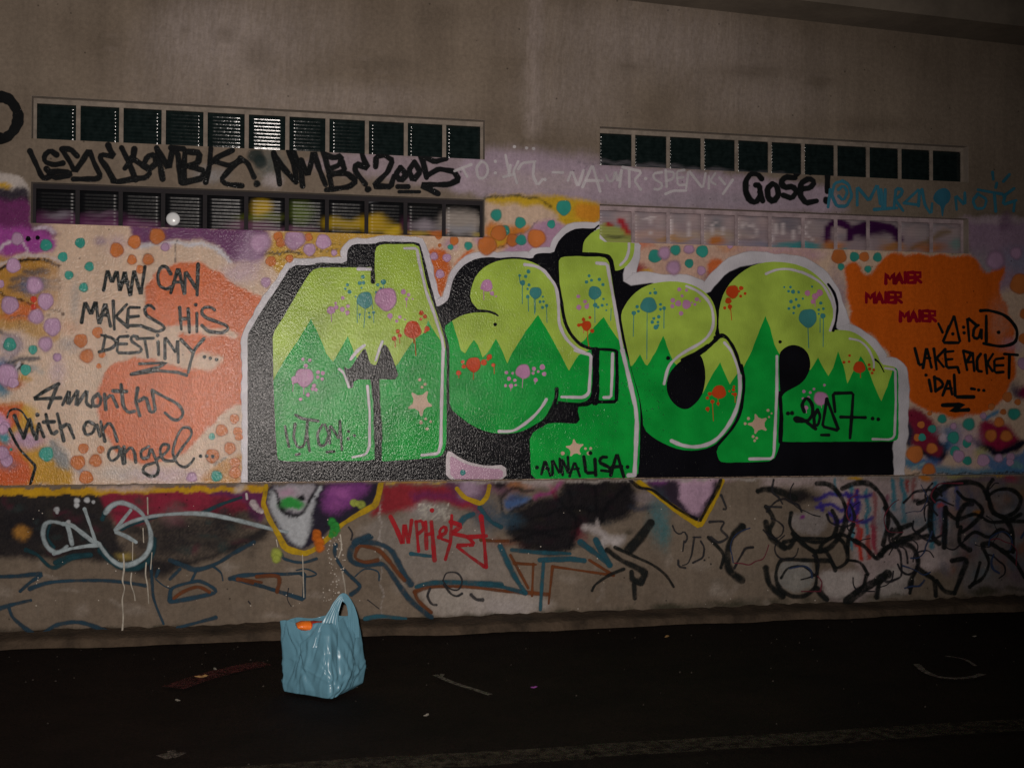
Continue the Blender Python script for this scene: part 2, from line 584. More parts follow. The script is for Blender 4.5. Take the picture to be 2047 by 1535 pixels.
def disc_geo(V, F, S, pts, kw, y, pl):
    soft0 = kw.get('soft', .14)
    for (x, z, r) in pts:
        soft = soft0 * random.uniform(.7, 1.9) if r > 4 else soft0
        soft = min(soft, .5)
        y -= 8e-6
        n = 10 if r < 5 else (16 if r < 14 else 28)
        ec = random.uniform(.93, 1.08); ph = random.random() * 6
        b = len(V)
        X, Z = to_wall(x, z, pl)
        V.append((X, y, Z)); S.append(1)
        for k, sv in ((1 - soft, 1), (1 + soft, 0)):
            for i in range(n):
                a = i / n * math.tau
                rr = r * k * (1 + .05 * math.sin(3 * a + ph) + .03 * math.sin(5 * a))
                X, Z = to_wall(x + math.cos(a) * rr, z + math.sin(a) * rr * ec, pl)
                V.append((X, y, Z)); S.append(sv)
        for i in range(n):
            j = (i + 1) % n
            F.append((b, b + 1 + i, b + 1 + j)); F.append((b + 1 + i, b + 1 + n + i, b + 1 + n + j, b + 1 + j))


def strokes(c, s, w, **kw):
    r = []
    for part in s.split('|'):
        pts = cp(c, part.strip())
        if len(pts) == 1:
            r.append(([(pts[0][0], pts[0][1], w * .62)], 'disc', {'soft': .25}))
        else:
            r.append((pts, w, dict(kw)))
    return r


def dots(c, s):
    k = CR[c][2]
    out = []
    for part in s.split():
        x, y, r = (float(q) for q in part.split(','))
        out.append((CR[c][0] + x / k, CR[c][1] + y / k, r / k))
    return out
# ================================================================ the wall
wall_root = bpy.data.objects.new('concrete_wall', None); COL.objects.link(wall_root)
tag(wall_root, 'long rendered concrete wall with a green block-letter mural, spray tags and four glass block strips', 'wall')

XL, XR, ZTOP = -9.0, 12.0, 4.9
fx = np.arange(-2.1, 5.75, .0095)


def cuts(a, extra):
    a = np.asarray(a)
    for e in extra:
        k = np.argmin(abs(a - e)); a[k] = e
    return a


fx = cuts(fx, [LX0, LX1, RX0, RX1])
xs = np.concatenate([np.arange(XL, -2.15, .25), fx, np.arange(5.9, XR + .1, .25)])
zf = cuts(np.arange(LEDGE_Z, UW_B + .02, .0095), [LW_B, LW_T, UW_B]); zf[0] = LEDGE_Z
zc = cuts(np.arange(zf[-1] + .03, ZTOP + .05, .04), [UW_T])
zs = np.concatenate([zf, zc])


def paint_upper(c):
    P = lambda cr, s: cp(cr, s)
    # ---- faint repair patches and vertical joint on the bare concrete
    c.line([(1048, -40), (1046, 120), (1050, 262)], 10, (.20, .16, .125), 6, .5)
    c.line([(1072, -40), (1068, 120), (1066, 262)], 26, (.46, .38, .36), 14, .35)
    for x, y, rx, ry in [(430, 150, 150, 90), (520, 60, 160, 60), (1250, 60, 190, 50), (1150, 190, 90, 60), (1520, 200, 120, 40), (400, 60, 90, 60), (1400, 110, 200, 50), (700, 200, 160, 30)]:
        c.blob(x, y, rx, ry, (.44, .37, .35), .9, .30)
    for x, y, rx, ry in [(450, 70, 18, 14), (370, 62, 10, 8), (225, 88, 14, 10), (770, 130, 60, 12), (1260, 135, 30, 10), (1640, 165, 22, 12), (1500, 145, 60, 12), (880, 30, 50, 30), (1750, 250, 70, 14), (510, 110, 26, 30), (1370, 92, 8, 5), (1635, 92, 7, 4)]:
        c.blob(x, y, rx, ry, (.13, .10, .075), .9, .45)
    # runs of damp under the strips
    for x in (90, 300, 520, 700, 905, 1230, 1390, 1560, 1700, 1880):
        c.line([(x, 300), (x + 2, 350)], 8, (.20, .16, .12), 6, .35)
    # ---- the base coat of the mural
    c.poly([(118, 440), (560, 452), (960, 462), (969, 470), (969, 388), (1200, 404), (1200, 470), (1500, 486), (1900, 506), (2400, 545), (3200, 600), (3200, 960), (-700, 1000), (-700, 380), (-20, 380), (40, 470)], CREAM, 5)
    # pale overspray between the strips
    c.poly([(600, 330), (690, 300), (880, 310), (930, 300), (1000, 294), (1080, 300), (1200, 312), (1200, 330), (1420, 345), (1600, 372), (1665, 378), (1700, 425), (1480, 428), (1200, 407), (960, 390), (860, 372)], (.38, .30, .36), 14, .75, 2)
    c.poly([(925, 318), (1000, 300), (1200, 330), (1480, 352), (1660, 372), (1665, 425), (1300, 410), (1150, 402), (960, 388), (900, 380)], (.42, .33, .41), 9, .9, 2)
    c.blob(1060, 365, 110, 22, (.48, .40, .40), .6, .5); c.blob(1400, 400, 160, 14, (.28, .26, .30), .8, .35)
    c.line(P('W3', '1100,500 1060,560 1090,600 1030,690'), 2, (.2, .17, .2), 1, .6)
    c.line(P('W3', '1010,500 1180,495 1600,520 2000,540'), 2, (.2, .17, .2), 2, .5)
    c.blob(420, 350, 30, 14, GREY, .8, .5); c.blob(540, 330, 24, 30, (.06, .09, .09), .8, .6); c.blob(545, 362, 18, 14, PALE, .7, .6)
    c.poly([(1930, 436), (2120, 448), (2300, 470), (2300, 560), (2047, 570), (1985, 585), (1940, 520)], (.36, .24, .36), 12, .9)
    c.blob(1990, 440, 60, 9, (.46, .36, .42), .6, .8); c.blob(2010, 442, 14, 16, (.14, .06, .14), .6, .6)
    c.blob(2040, 520, 40, 22, (.25, .28, .42), .8, .7); c.blob(1960, 545, 26, 40, (.3, .34, .32), .8, .5)
    # left of the first strip
    c.poly([(-400, 330), (0, 345), (28, 348), (58, 372), (60, 396), (-400, 400)], (.55, .49, .46), 5)
    c.blob(6, 373, 16, 7, YELLOW, .5, .9)
    c.poly([(-400, 392), (60, 376), (62, 412), (-400, 430)], (.02, .015, .03), 6, .95)
    c.poly([(-400, 408), (60, 398), (62, 452), (112, 456), (118, 470), (70, 480), (-400, 480)], PURPLE, 8)
    c.poly([(-60, 460), (30, 452), (110, 470), (112, 500), (60, 512), (-60, 520)], MAGENTA, 8)
    c.line(P('A', '290,70 380,70 430,85'), 7, (.6, .5, .62), 4)
    # pale scoop and face shape at far left
    c.line(P('A', '200,290 210,220 170,170 110,160 40,190 0,250'), 6, (.62, .5, .6), 2)
    c.poly([(-60, 520), (20, 512), (60, 508), (108, 514), (120, 540), (118, 600), (60, 650), (-60, 660)], (.50, .25, .05), 9)
    c.line(P('A', '-40,380 60,310 180,280 330,280 450,310'), 7, (.62, .52, .5), 3)
    c.line(P('A', '0,390 60,350 160,320 280,312 400,330 460,355'), 6, BLACK, 2)
    for s, w in (('190,395 370,400', 7), ('90,470 180,455 300,470 460,480', 9), ('80,520 220,510 470,530', 8), ('120,550 300,560', 6), ('180,410 360,420', 5)):
        c.line(P('A', s), w, (.05, .06, .09), 5, .75)
    c.blob(68, 572, 26, 18, (.08, .14, .28), .8, .8)
    c.line(P('A', '0,575 120,620 280,665 400,700 510,745'), 5, BLACK, 1.5, .95)
    c.blob(45, 625, 30, 18, ORANGE, .5, .9); c.blob(30, 640, 36, 9, ORANGE, .5, .9); c.blob(80, 610, 20, 8, ORANGE, .6, .7)
    c.poly(P('A', '-80,790 60,770 250,790 420,850 480,900 440,960 330,950 180,870 -80,830'), (.52, .30, .10), 8, .9)
    c.blob(110, 590, 22, 60, SAND, .7, .6); c.blob(140, 655, 20, 14, (.62, .32, .2), .8, .5)
    c.line(P('A', '80,760 210,760 380,755'), 3, (.06, .05, .05), 2, .7)
    c.line(P('A', '0,880 120,930 170,990 100,1070'), 9, (.05, .05, .07), 5, .8)
    c.blob(20, 690, 26, 22, (.45, .35, .4), .5, .9); c.blob(6, 742, 22, 26, (.04, .14, .34), .6, .95)
    c.blob(44, 735, 24, 8, (.03, .03, .05), .5, .9); c.line(P('B', '60,100 200,60 300,70'), 8, (.04, .05, .07), 4, .9)
    c.line(P('B', '40,200 110,240 150,270'), 8, BLACK, 4, .9); c.line(P('B', '40,290 100,180 180,110'), 9, BLACK, 3, .9)
    c.line(P('B', '105,180 155,105'), 6, (.6, .55, .6), 1); c.blob(4, 770, 18, 22, (.05, .2, .3), .6, .9)
    c.blob(44, 757, 20, 8, (.55, .3, .06), .6, .9); c.blob(28, 768, 18, 10, (.5, .15, .05), .7, .8)
    c.line(P('B', '260,120 330,180'), 5, (.3, .4, .45), 8, .5)
    c.poly(P('B', '-60,440 90,420 200,420 250,520 330,640 360,800 560,930 600,1060 -60,1070'), (.56, .30, .03), 8)
    c.poly(P('B', '-60,450 80,420 200,440 130,560 80,640 120,770 270,900 240,1065 -60,1070'), (.60, .12, .04), 9)
    c.blob(60, 828, 14, 20, YELLOW, .6, .7); c.blob(55, 880, 34, 18, (.46, .30, .48), .6, .85); c.blob(10, 930, 24, 10, (.25, .16, .2), .7, .7)
    c.blob(8, 872, 12, 16, (.06, .28, .33), .4); c.blob(2, 850, 16, 20, LILAC, .4)
    c.poly(P('B', '380,690 470,740 545,850 550,960 470,930 420,860'), (.22, .25, .27), 6, .85)
    c.line(P('B', '440,700 530,790 560,860'), 4, (.6, .52, .48), 2)
    # white rimmed purple band under the left strip
    c.poly(P('A', '1000,40 2100,60 2100,290 1990,330 1830,335 1740,240 1650,165 1520,155 1300,165 1130,190 1040,150'), (.17, .06, .16), 6)
    c.line(P('A', '1040,210 1160,190 1320,185 1500,185 1650,190 1730,250 1800,320'), 7, (.60, .60, .68), 5)
    c.line(P('A', '1980,90 1930,150 1960,240 2010,280'), 5, (.40, .28, .42), 5, .7)
    c.blob(480, 545, 34, 20, (.54, .38, .48), .8, .7); c.blob(505, 500, 26, 30, (.40, .26, .40), .8, .8)
    c.line(P('A', '1385,170 1382,240 1375,330'), 2.2, (.04, .04, .05), 1, .8)
    c.line(P('A', '100,680 150,760 150,860'), 1.6, (.1, .05, .04), 1, .5)
    # yellow field
    c.poly(P('C', '330,100 1700,110 1750,170 1100,190 1020,330 1020,380 750,380 520,410 360,540 320,450 230,360 290,280'), (.60, .36, .06), 7)
    c.line(P('C', '240,345 330,320 460,320 600,310'), 3, (.05, .05, .03), 2, .85, 0)
    c.line(P('C', '300,385 600,370 1000,380'), 1.4, (.1, .06, .02), 1, .7)
    c.line(P('C', '320,270 600,265 1040,235'), 1.4, (.1, .06, .02), 1, .7)
    for i in range(26):
        x = 240 + i * 15
        c.line(P('C', '%d,%d %d,%d' % (x, 330 - (i % 3) * 4, x + 14, 320 - (i % 4) * 6)), 1.6, (.05, .05, .05), .8, .8, 0)
    for i in range(18):
        x = 700 + i * 16
        c.line(P('C', '%d,%d %d,%d' % (x, 300 + (i % 3) * 6, x + 10, 306 - (i % 4) * 5)), 1.6, (.05, .05, .05), .8, .7, 0)
    # orange and yellow corner beside the strips
    c.poly(P('W3', '280,760 720,745 1190,800 1185,960 1080,990 920,1000 850,960 850,900 780,840 600,830 280,810'), (.62, .40, .03), 7)
    c.poly(P('W3', '960,810 1185,815 1185,960 1000,960'), (.66, .28, .03), 8)
    c.line(P('W3', '270,765 500,760 700,765 800,830'), 4, (.03, .04, .03), 3, .9)
    c.poly(P('W3', '280,960 430,990 520,1000 640,980 560,1080 430,1150 350,1200 280,1080'), (.64, .22, .04), 9)
    c.poly(P('W3', '330,1000 450,1060 420,1120 340,1170'), (.60, .42, .03), 8, .8)
    c.line(P('W3', '350,1190 430,1130 560,1050 690,960'), 2.5, (.04, .05, .03), 2, .8)
    c.poly(P('W3', '690,960 800,930 850,970 930,1000 820,1100 800,1190 660,1200 400,1220 440,1150 560,1060'), (.50, .30, .44), 6)
    c.blob(960, 480, 14, 10, (.5, .3, .45), .7, .8); c.blob(900, 488, 14, 10, (.5, .3, .45), .7, .7)
    c.blob(1110, 490, 60, 12, (.5, .2, .2), .9, .0)
    # triangle of orange between the first two letters
    c.poly(P('E', '-30,300 60,270 140,290 200,400 200,470 160,560 140,700 90,810 60,790 0,560 -40,400'), (.64, .15, .035), 4)
    c.poly(P('E', '260,400 330,310 440,290 430,330 300,380 230,450'), (.64, .15, .035), 5)
    # area between dot and last letter
    c.poly(P('G', '260,20 940,60 1450,80 2000,90 2047,300 1700,170 1400,140 1200,180 1000,320 930,430 600,360 250,340 200,320'), (.60, .38, .30), 7, .8)
    c.poly(P('G', '950,200 1080,190 1100,240 960,390 930,350'), (.64, .16, .05), 5)
    c.blob(1283, 488, 22, 9, (.6, .18, .1), .8, .8); c.blob(1278, 538, 15, 14, (.28, .02, .03), .7, .9); c.blob(1292, 544, 12, 6, (.6, .35, .03), .7, .8)
    c.blob(1455, 495, 18, 8, (.6, .25, .1), .8, .6); c.blob(1412, 556, 14, 14, (.2, .12, .16), .9, .5)
    c.blob(1330, 552, 18, 5, (.25, .2, .18), .9, .6); c.blob(1550, 500, 60, 10, LILAC, .9, .4)
    c.blob(1625, 510, 22, 10, (.55, .35, .45), .9, .6); c.blob(1682, 592, 12, 22, (.28, .2, .3), .9, .7); c.blob(1670, 560, 12, 30, (.4, .3, .36), .9, .5)
    # the two orange discs behind the left verse
    c.poly(P('A', '1130,700 1138,560 1190,440 1280,370 1450,325 1600,345 1700,390 1800,470 1920,560 2100,610 2100,1500 1800,1420 1500,1050 1480,960 1400,930 1420,880 1840,900 1850,860 1300,830 1180,780'), (.66, .15, .045), 4, 1, 2)
    c.poly(P('B', '750,430 770,330 810,200 880,110 1000,65 1200,70 1330,110 1450,150 1500,120 1600,40 1930,20 1930,390 1840,440 1720,520 1600,650 1450,810 1300,870 1120,900 950,830 850,720 790,580'), (.66, .15, .045), 4, 1, 2)
    c.line(P('A', '1330,850 1500,862 1700,885 1850,900'), 13, CREAM, 5, .9)
    c.blob(412, 722, 30, 17, CREAM, .4, .95); c.line(P('B', '1500,120 1640,140 1720,60'), 7, CREAM, 5, .8)
    c.poly(P('B', '1560,1050 1640,940 1780,860 1910,800 1910,1050'), (.58, .30, .10), 7)
    c.line(P('B', '1680,900 1740,880 1790,840'), 4, (.2, .22, .2), 3, .8)
    c.blob(240, 946, 44, 14, (.52, .5, .5), .9, .6); c.blob(330, 950, 60, 14, (.56, .42, .54), .9, .6); c.blob(160, 940, 14, 8, (.3, .3, .36), .9, .7)
    c.blob(150, 600, 8, 40, (.4, .36, .34), .9, .6); c.blob(140, 690, 22, 12, (.25, .25, .3), .9, .5); c.blob(115, 740, 14, 24, (.5, .36, .5), .9, .5)
    c.blob(200, 480, 12, 8, (.3, .22, .35), .8, .6); c.blob(235, 490, 20, 18, (.55, .4, .5), .9, .5); c.blob(330, 492, 10, 6, LILAC, .6, .9)
    # far right orange cloud
    c.poly(P('Q', '700,128 1000,138 1550,155 1600,230 1680,345 1740,270 1810,240 1870,260 1880,330 1790,470 1850,590 1900,710 1960,900 1965,1200 1950,1350 1880,1500 1800,1600 1640,1690 1450,1730 1250,1710 1050,1640 900,1560 900,1300 740,1130 560,920 340,800 350,660 310,450 290,300 330,220 400,208 450,250 485,320 560,335 620,240'), (.68, .13, .012), 4, 1, 2)
    c.poly(P('J', '880,560 980,560 1180,690 1230,880 1280,900 1290,1000 1230,1130 1080,1030 900,900'), (.24, .02, .05), 8)
    c.blob(1888, 885, 14, 12, (.02, .02, .03), .6); c.line(P('J', '900,720 940,820 920,900'), 12, (.03, .04, .07), 7)
    c.line(P('J', '1060,1000 1200,1080 1270,1040 1290,920'), 10, (.02, .015, .03), 5); c.blob(1845, 925, 34, 10, (.05, .15, .4), .7, .95)
    c.line(P('J', '880,1080 1000,1120 1200,1170 1400,1190 2000,1180'), 18, (.08, .24, .38), 8, .9)
    c.line(P('J', '960,1170 1020,1130 1060,1100'), 5, (.3, .42, .45), 3)
    c.poly(P('J', '1580,800 1650,680 1720,700 1850,700 1980,820 2030,900 1850,1000 1700,980 1600,900'), (.30, .015, .06), 8)
    c.line(P('J', '1560,880 1700,980 1850,1000 2030,900'), 14, (.012, .01, .025), 5)
    c.poly(P('J', '1570,920 1700,1030 1850,1040 2100,950 2100,1190 1900,1190 1700,1170 1600,1000'), (.06, .18, .42), 8, .9)
    c.poly(P('J', '1880,1160 1980,1040 2060,1150'), (.16, .36, .38), 5, .8)
    c.line(P('J', '1660,680 1720,640 1790,600'), 8, (.08, .24, .42), 4)
    c.blob(2046, 784, 16, 12, (.22, .01, .06), .6); c.blob(2030, 780, 10, 16, (.05, .05, .1), .8, .7)
    c.blob(1885, 860, 16, 10, (.3, .3, .42), .8, .7); c.blob(1905, 875, 20, 26, (.06, .2, .4), .7, .85); c.blob(1935, 885, 24, 40, (.5, .36, .5), .8, .6)
    c.blob(1960, 905, 12, 10, (.55, .5, .1), .8, .6); c.blob(1838, 940, 0.1, 0.1, TEAL)
    c.blob(1885, 877, 8, 10, (.6, .5, .6), .5, .95)
    c.blob(2025, 690, 22, 12, (.5, .35, .5), .8, .5); c.blob(2000, 640, 18, 40, (.5, .42, .36), .9, .3)
    c.line([(0, 972), (500, 968), (1200, 958), (1700, 951), (2047, 945)], 3, (.03, .025, .02), 1.2, .8, 0)


upper = grid_mesh('rendered_wall_face', xs, zs, 0.0, wall_mat('rendered_concrete'), wall_root, paint_upper, HOLES)

zp = np.arange(KERB_H - .03, LEDGE_Z + .001, .0095); zp[-1] = LEDGE_Z


def paint_plinth(c):
    P = cp
    DK = (.010, .009, .012)
    # black underpainting, red and purple fields just below the ledge
    c.poly([(-900, 980), (200, 982), (215, 1000), (230, 1060), (250, 1110), (330, 1120), (420, 1110), (490, 1070), (540, 1040), (540, 1075), (380, 1130), (300, 1160), (200, 1120), (60, 1115), (-900, 1110)], DK, 9, .93, 2)
    c.poly([(200, 980), (500, 975), (540, 985), (540, 1020), (430, 1030), (330, 1022), (290, 1045), (240, 1060), (205, 1010)], (.24, .012, .04), 8, .95)
    c.poly([(420, 975), (525, 972), (530, 1040), (500, 1042), (490, 1000), (420, 990)], (.12, .02, .09), 7, .9)
    for x, y, rx, ry, k in [(270, 1060, 26, 12, 0), (350, 1050, 60, 22, 0), (450, 1040, 50, 26, 0), (60, 1050, 60, 30, 0), (330, 1090, 60, 30, 0), (420, 1080, 60, 28, 0)]:
        c.blob(x, y, rx, ry, DK, .8, .85)
    for k in range(70):
        x = RNG.uniform(0, 520); y = RNG.uniform(1000, 1110)
        c.blob(x, y, RNG.uniform(4, 16), RNG.uniform(3, 9), [(.06, .05, .04), (.025, .045, .045), (.08, .015, .03), (.01, .01, .015)][k % 4], .9, .45)
    c.blob(345, 1030, 20, 18, (.20, .1, .11), .9, .6); c.blob(45, 1066, 15, 14, (.34, .16, .03), .6, .9); c.blob(250, 1112, 16, 8, (.32, .24, .06), .8, .8)
    # yellow band
    c.poly([(-900, 970), (0, 974), (130, 976), (215, 975), (330, 974), (540, 970), (540, 982), (330, 984), (130, 990), (0, 991), (-900, 988)], (.52, .29, .012), 2)
    c.blob(250, 976, 50, 6, (.55, .42, .4), .7, .7); c.blob(480, 976, 12, 8, (.55, .5, .5), .7, .7)
    # character shape with yellow outline
    c.poly(P('L', '240,150 1100,130 1080,280 900,400 700,520 560,650 480,670 380,640 300,500 210,330 180,240'), (.018, .014, .03), 4)
    c.poly(P('L', '700,150 1010,140 1000,200 850,330 730,390 650,330 640,260'), (.20, .045, .22), 12, .95)
    c.blob(680, 985, 20, 10, (.36, .10, .34), .9, .7); c.blob(672, 1010, 14, 10, (.3, .08, .28), .9, .5)
    c.poly(P('L', '280,155 600,150 570,220 480,360 400,390 310,290 270,200'), (.34, .32, .36), 5)
    c.poly(P('L', '240,200 270,210 310,330 390,410 460,400 540,300 600,280 560,430 520,600 490,640 440,640 350,550 260,400 215,300'), (.40, .42, .45), 6)
    c.blob(574, 985, 18, 10, (.42, .26, .36), .7, .8)
    c.blob(582, 1006, 24, 13, (.03, .28, .05), .35); c.blob(603, 993, 7, 6, BLACK, .4)
    c.line(P('L', '275,200 310,320 400,410 470,395 560,260 640,150'), 5, DK, 3)
    c.line(P('L', '570,290 640,160'), 7, (.42, .44, .48), 2); c.line(P('L', '560,240 600,250 620,300'), 4, DK, 3)
    # red field right of it
    c.poly(P('L', '1120,150 1660,150 1780,250 1900,330 1960,400 1800,350 1600,290 1450,300 1380,370 1200,370 1100,380 1020,400 1060,330 1100,300'), (.26, .02, .03), 8)
    c.poly(P('L', '1340,200 1700,210 1900,320 1700,290 1500,270 1360,300'), (.16, .02, .09), 9, .8)
    c.poly(P('L', '1620,130 1960,130 1980,200 1900,280 1750,260 1650,200'), (.10, .03, .08), 8, .9)
    c.blob(940, 975, 22, 20, (.36, .26, .36), .6, .9); c.blob(1010, 975, 40, 12, (.16, .06, .12), .9, .7)
    c.blob(855, 1022, 34, 16, (.36, .34, .33), .6, .9)
    for k in range(60):
        c.blob(RNG.uniform(835, 905), RNG.uniform(1008, 1040), 2.2, 2, (.6, .58, .5), .5, .9)
    # black scribbled mass
    c.poly(P('M', '660,130 900,110 1180,130 1240,230 1230,330 1170,410 1000,450 880,480 800,520 750,610 690,690 600,700 440,690 300,640 230,560 200,450 260,380 400,290 560,250 640,220'), (.014, .012, .016), 9, .96, 2)
    c.poly(P('M', '200,140 400,130 430,200 330,190 240,200'), (.36, .15, .05), 7, .8); c.blob(1000, 968, 16, 8, BLACK, .7, .9)
    c.poly(P('M', '180,240 330,230 400,270 260,360 190,330'), (.05, .12, .30), 7, .9)
    c.line(P('M', '400,280 250,370 200,420 160,330 150,250 200,200 320,180 420,200'), 6, BLACK, 4, .9)
    c.line(P('M', '430,260 600,190 640,130'), 9, (.26, .03, .16), 6, .9); c.line(P('M', '520,130 590,200 600,260'), 6, (.24, .02, .06), 5, .8)
    c.blob(1080, 965, 30, 10, (.42, .34, .36), .8, .6); c.blob(1160, 1060, 14, 20, (.16, .01, .03), .8, .8); c.blob(1000, 1085, 40, 8, (.16, .04, .02), .8, .6)
    for k in range(60):
        x, y = RNG.uniform(1020, 1260), RNG.uniform(970, 1100)
        c.blob(x, y, RNG.uniform(5, 14), RNG.uniform(3, 8), [(.05, .045, .025), (.015, .03, .04), (.045, .01, .025), (.01, .01, .015)][k % 4], .9, .4)
    c.poly(P('M', '660,130 900,110 1180,130 1240,230 1230,330 1170,410 1000,450 880,480 800,520 750,610 690,690 600,700 440,690 300,640 230,560 200,450 260,380 400,290 560,250 640,220'), (.006, .005, .007), 9, .62, 2)
    for s in ('600,260 800,450', '700,200 760,500 700,640', '240,600 500,520 780,470', '900,150 930,460', '400,420 700,330 1000,360', '1180,140 1000,300 960,430', '300,500 620,560'):
        c.line(P('M', s), 7, (.004, .004, .006), 5, .9)
    c.blob(1010, 1040, 30, 14, (.03, .07, .11), .8, .8); c.blob(970, 1030, 24, 34, (.03, .07, .12), .9, .6)
    # pale grey fill of an old piece
    c.poly(P('L', '1200,400 1400,380 1450,330 1700,330 1850,450 2047,640 2150,900 2250,1000 2047,930 1500,910 1350,950 1250,800 1150,640 1000,600 900,560 1000,450'), (.27, .24, .22), 12, .6)
    c.poly(P('L', '1380,980 1600,930 1900,960 2100,980 2400,1040 2460,1090 2200,1180 1900,1170 1600,1200 1480,1130'), (.40, .36, .33), 9, .7)
    c.blob(1010, 1215, 60, 20, (.40, .36, .36), .9, .6)
    # yellow wedge on the right
    c.poly(P('M', '1290,100 1880,100 1850,230 1760,380 1710,440 1600,370 1450,280 1370,190'), (.03, .02, .035), 5)
    c.poly(P('M', '1560,105 1850,105 1800,240 1740,350 1700,400 1620,330 1560,240'), (.46, .30, .42), 6)
    c.poly(P('M', '1310,105 1500,105 1450,150 1340,140'), (.20, .05, .22), 7, .9); c.blob(1395, 960, 50, 6, (.55, .36, .48), .8, .7)
    c.blob(1315, 1035, 18, 40, (.05, .17, .20), .9, .7); c.blob(1330, 1065, 10, 30, (.05, .17, .19), .9, .6); c.blob(1290, 995, 18, 12, (.3, .25, .28), .9, .6)
    c.blob(1285, 1015, 22, 5, (.03, .04, .07), .8, .7)
    c.line(P('M', '830,500 880,490 930,530 1000,580 1060,600'), 13, (.42, .38, .38), 7, .9); c.blob(1232, 1080, 16, 12, (.46, .42, .42), .7, .9); c.blob(1208, 1085, 8, 10, (.46, .42, .42), .7, .9); c.blob(1192, 1048, 4, 12, (.45, .4, .4), .7, .8)
    # right: pale patches, bleeding colours
    c.poly(P('N', '0,90 500,95 1000,110 1500,120 1500,560 1380,640 1480,800 1250,840 1150,780 1150,1000 850,1000 780,1080 480,1080 430,840 760,830 680,720 740,600 620,520 560,340 420,150 0,180'), (.46, .37, .38), 12, .75)
    c.poly(P('N', '430,840 790,830 740,960 640,1060 500,1040'), (.44, .40, .38), 5, .8); c.poly(P('N', '900,820 1140,790 1170,900 1110,1030 880,1040'), (.40, .37, .35), 7, .7)
    c.poly(P('N', '1250,720 1400,620 1500,650 1480,760 1350,820 1230,800'), (.48, .40, .40), 7, .8); c.blob(1820, 1010, 120, 50, (.4, .32, .34), .9, .4)
    c.poly(P('N', '120,760 380,750 400,930 300,1010 150,980 90,870'), (.28, .28, .27), 7, .7); c.poly(P('N', '200,370 480,360 500,470 420,560 280,540 210,480'), (.30, .27, .27), 7, .7)
    c.poly(P('N', '1490,200 1900,180 2200,240 2200,1000 1560,1010 1480,700'), (.13, .11, .13), 14, .6)
    c.poly(P('N', '1560,640 1680,610 1800,680 1850,900 1700,1000 1560,990'), (.18, .16, .16), 10, .7)
    bl = (.05, .20, .27)
    for x, y0, y1, w, col in [(690, 170, 660, 5, bl), (810, 190, 560, 6, bl), (1020, 120, 350, 7, bl), (1095, 100, 440, 7, bl), (1420, 150, 600, 8, (.02, .08, .14)), (1345, 140, 300, 6, bl), (760, 500, 730, 6, RED), (820, 560, 720, 7, (.32, .06, .05)), (870, 230, 700, 7, (.30, .12, .13)), (730, 190, 620, 7, (.36, .05, .06)), (1170, 110, 260, 5, (.3, .12, .12)), (970, 230, 420, 6, (.24, .1, .14)), (660, 240, 420, 7, (.34, .06, .07)), (1320, 300, 640, 9, bl), (940, 330, 560, 4, (.3, .3, .33)), (1130, 110, 200, 4, (.3, .05, .05)), (1520, 150, 330, 7, (.06, .08, .22)), (860, 480, 660, 7, (.3, .04, .07)), (1385, 310, 560, 4, (.3, .06, .08)), (560, 120, 230, 4, bl), (1210, 110, 330, 5, (.45, .36, .37))]:
            c.line(P('N', '%d,%d %d,%d' % (x, y0, x + 4, y1)), w * 1.3, col, 2.5, .95, 0)
    for s in ('400,260 560,210 700,260 840,230', '410,330 540,300 600,360 750,300', '560,450 720,390 640,440 850,430', '520,390 600,440 740,350', '440,290 470,350', '650,220 700,330 640,400', '730,200 760,300 700,420'):
        c.line(P('N', s), 9, (.045, .03, .24), 3, .95)
    c.blob(1605, 1033, 5, 5, (.2, .04, .2), .6); c.blob(1835, 1003, 12, 5, BLACK, .6, .9); c.blob(1600, 993, 30, 13, (.015, .012, .015), .6, .95); c.blob(1590, 985, 16, 10, (.02, .02, .02), .8, .8)
    c.blob(1820, 1045, 60, 14, (.09, .16, .20), .9, .6); c.blob(1800, 1020, 24, 12, (.2, .26, .32), .9, .5)
    c.blob(1885, 1005, 12, 30, (.05, .10, .25), .7, .8); c.blob(1868, 1020, 10, 46, (.02, .09, .18), .8, .7); c.blob(1880, 1012, 8, 5, RED, .6, .9)
    c.line(P('N', '1600,180 1640,250 1620,420 1700,520 1560,760'), 14, (.07, .07, .13), 8, .6); c.line(P('N', '1780,200 1900,190 1990,250 1970,360 1850,400'), 8, (.12, .12, .16), 6, .7)
    for k in range(110):
        x, y = RNG.uniform(1880, 2090), RNG.uniform(970, 1150)
        c.blob(x, y, RNG.uniform(5, 16), RNG.uniform(5, 14), [(.16, .10, .14), (.06, .09, .13), (.2, .08, .03), (.12, .16, .18), (.05, .05, .06), (.25, .2, .2)][k % 6], .9, .4)
    c.blob(1955, 1025, 8, 6, (.3, .12, .02), .6, .9); c.blob(2020, 957, 16, 7, (.34, .02, .04), .7, .9); c.blob(2040, 985, 10, 8, (.3, .15, .05), .8, .6)
    # line of colour along the ledge at right
    c.line([(760, 962), (1000, 962), (1290, 960), (1400, 958), (1700, 953), (2100, 945)], 5, (.40, .36, .34), 3, .85, 0)
    c.blob(1709, 955, 15, 4, (.5, .28, .02), .5); c.blob(1850, 955, 14, 8, (.55, .2, .03), .5); c.blob(1920, 950, 40, 4, (.36, .34, .1), .7, .8); c.blob(1995, 948, 14, 4, (.5, .3, .03), .6, .9)
    c.blob(1985, 960, 60, 6, (.14, .10, .16), .9, .6)
    c.line([(765, 963), (895, 962)], 5, (.5, .32, .02), 2, .9, 0); c.line([(1270, 962), (1290, 968)], 9, (.5, .32, .02), 3, .9, 0)
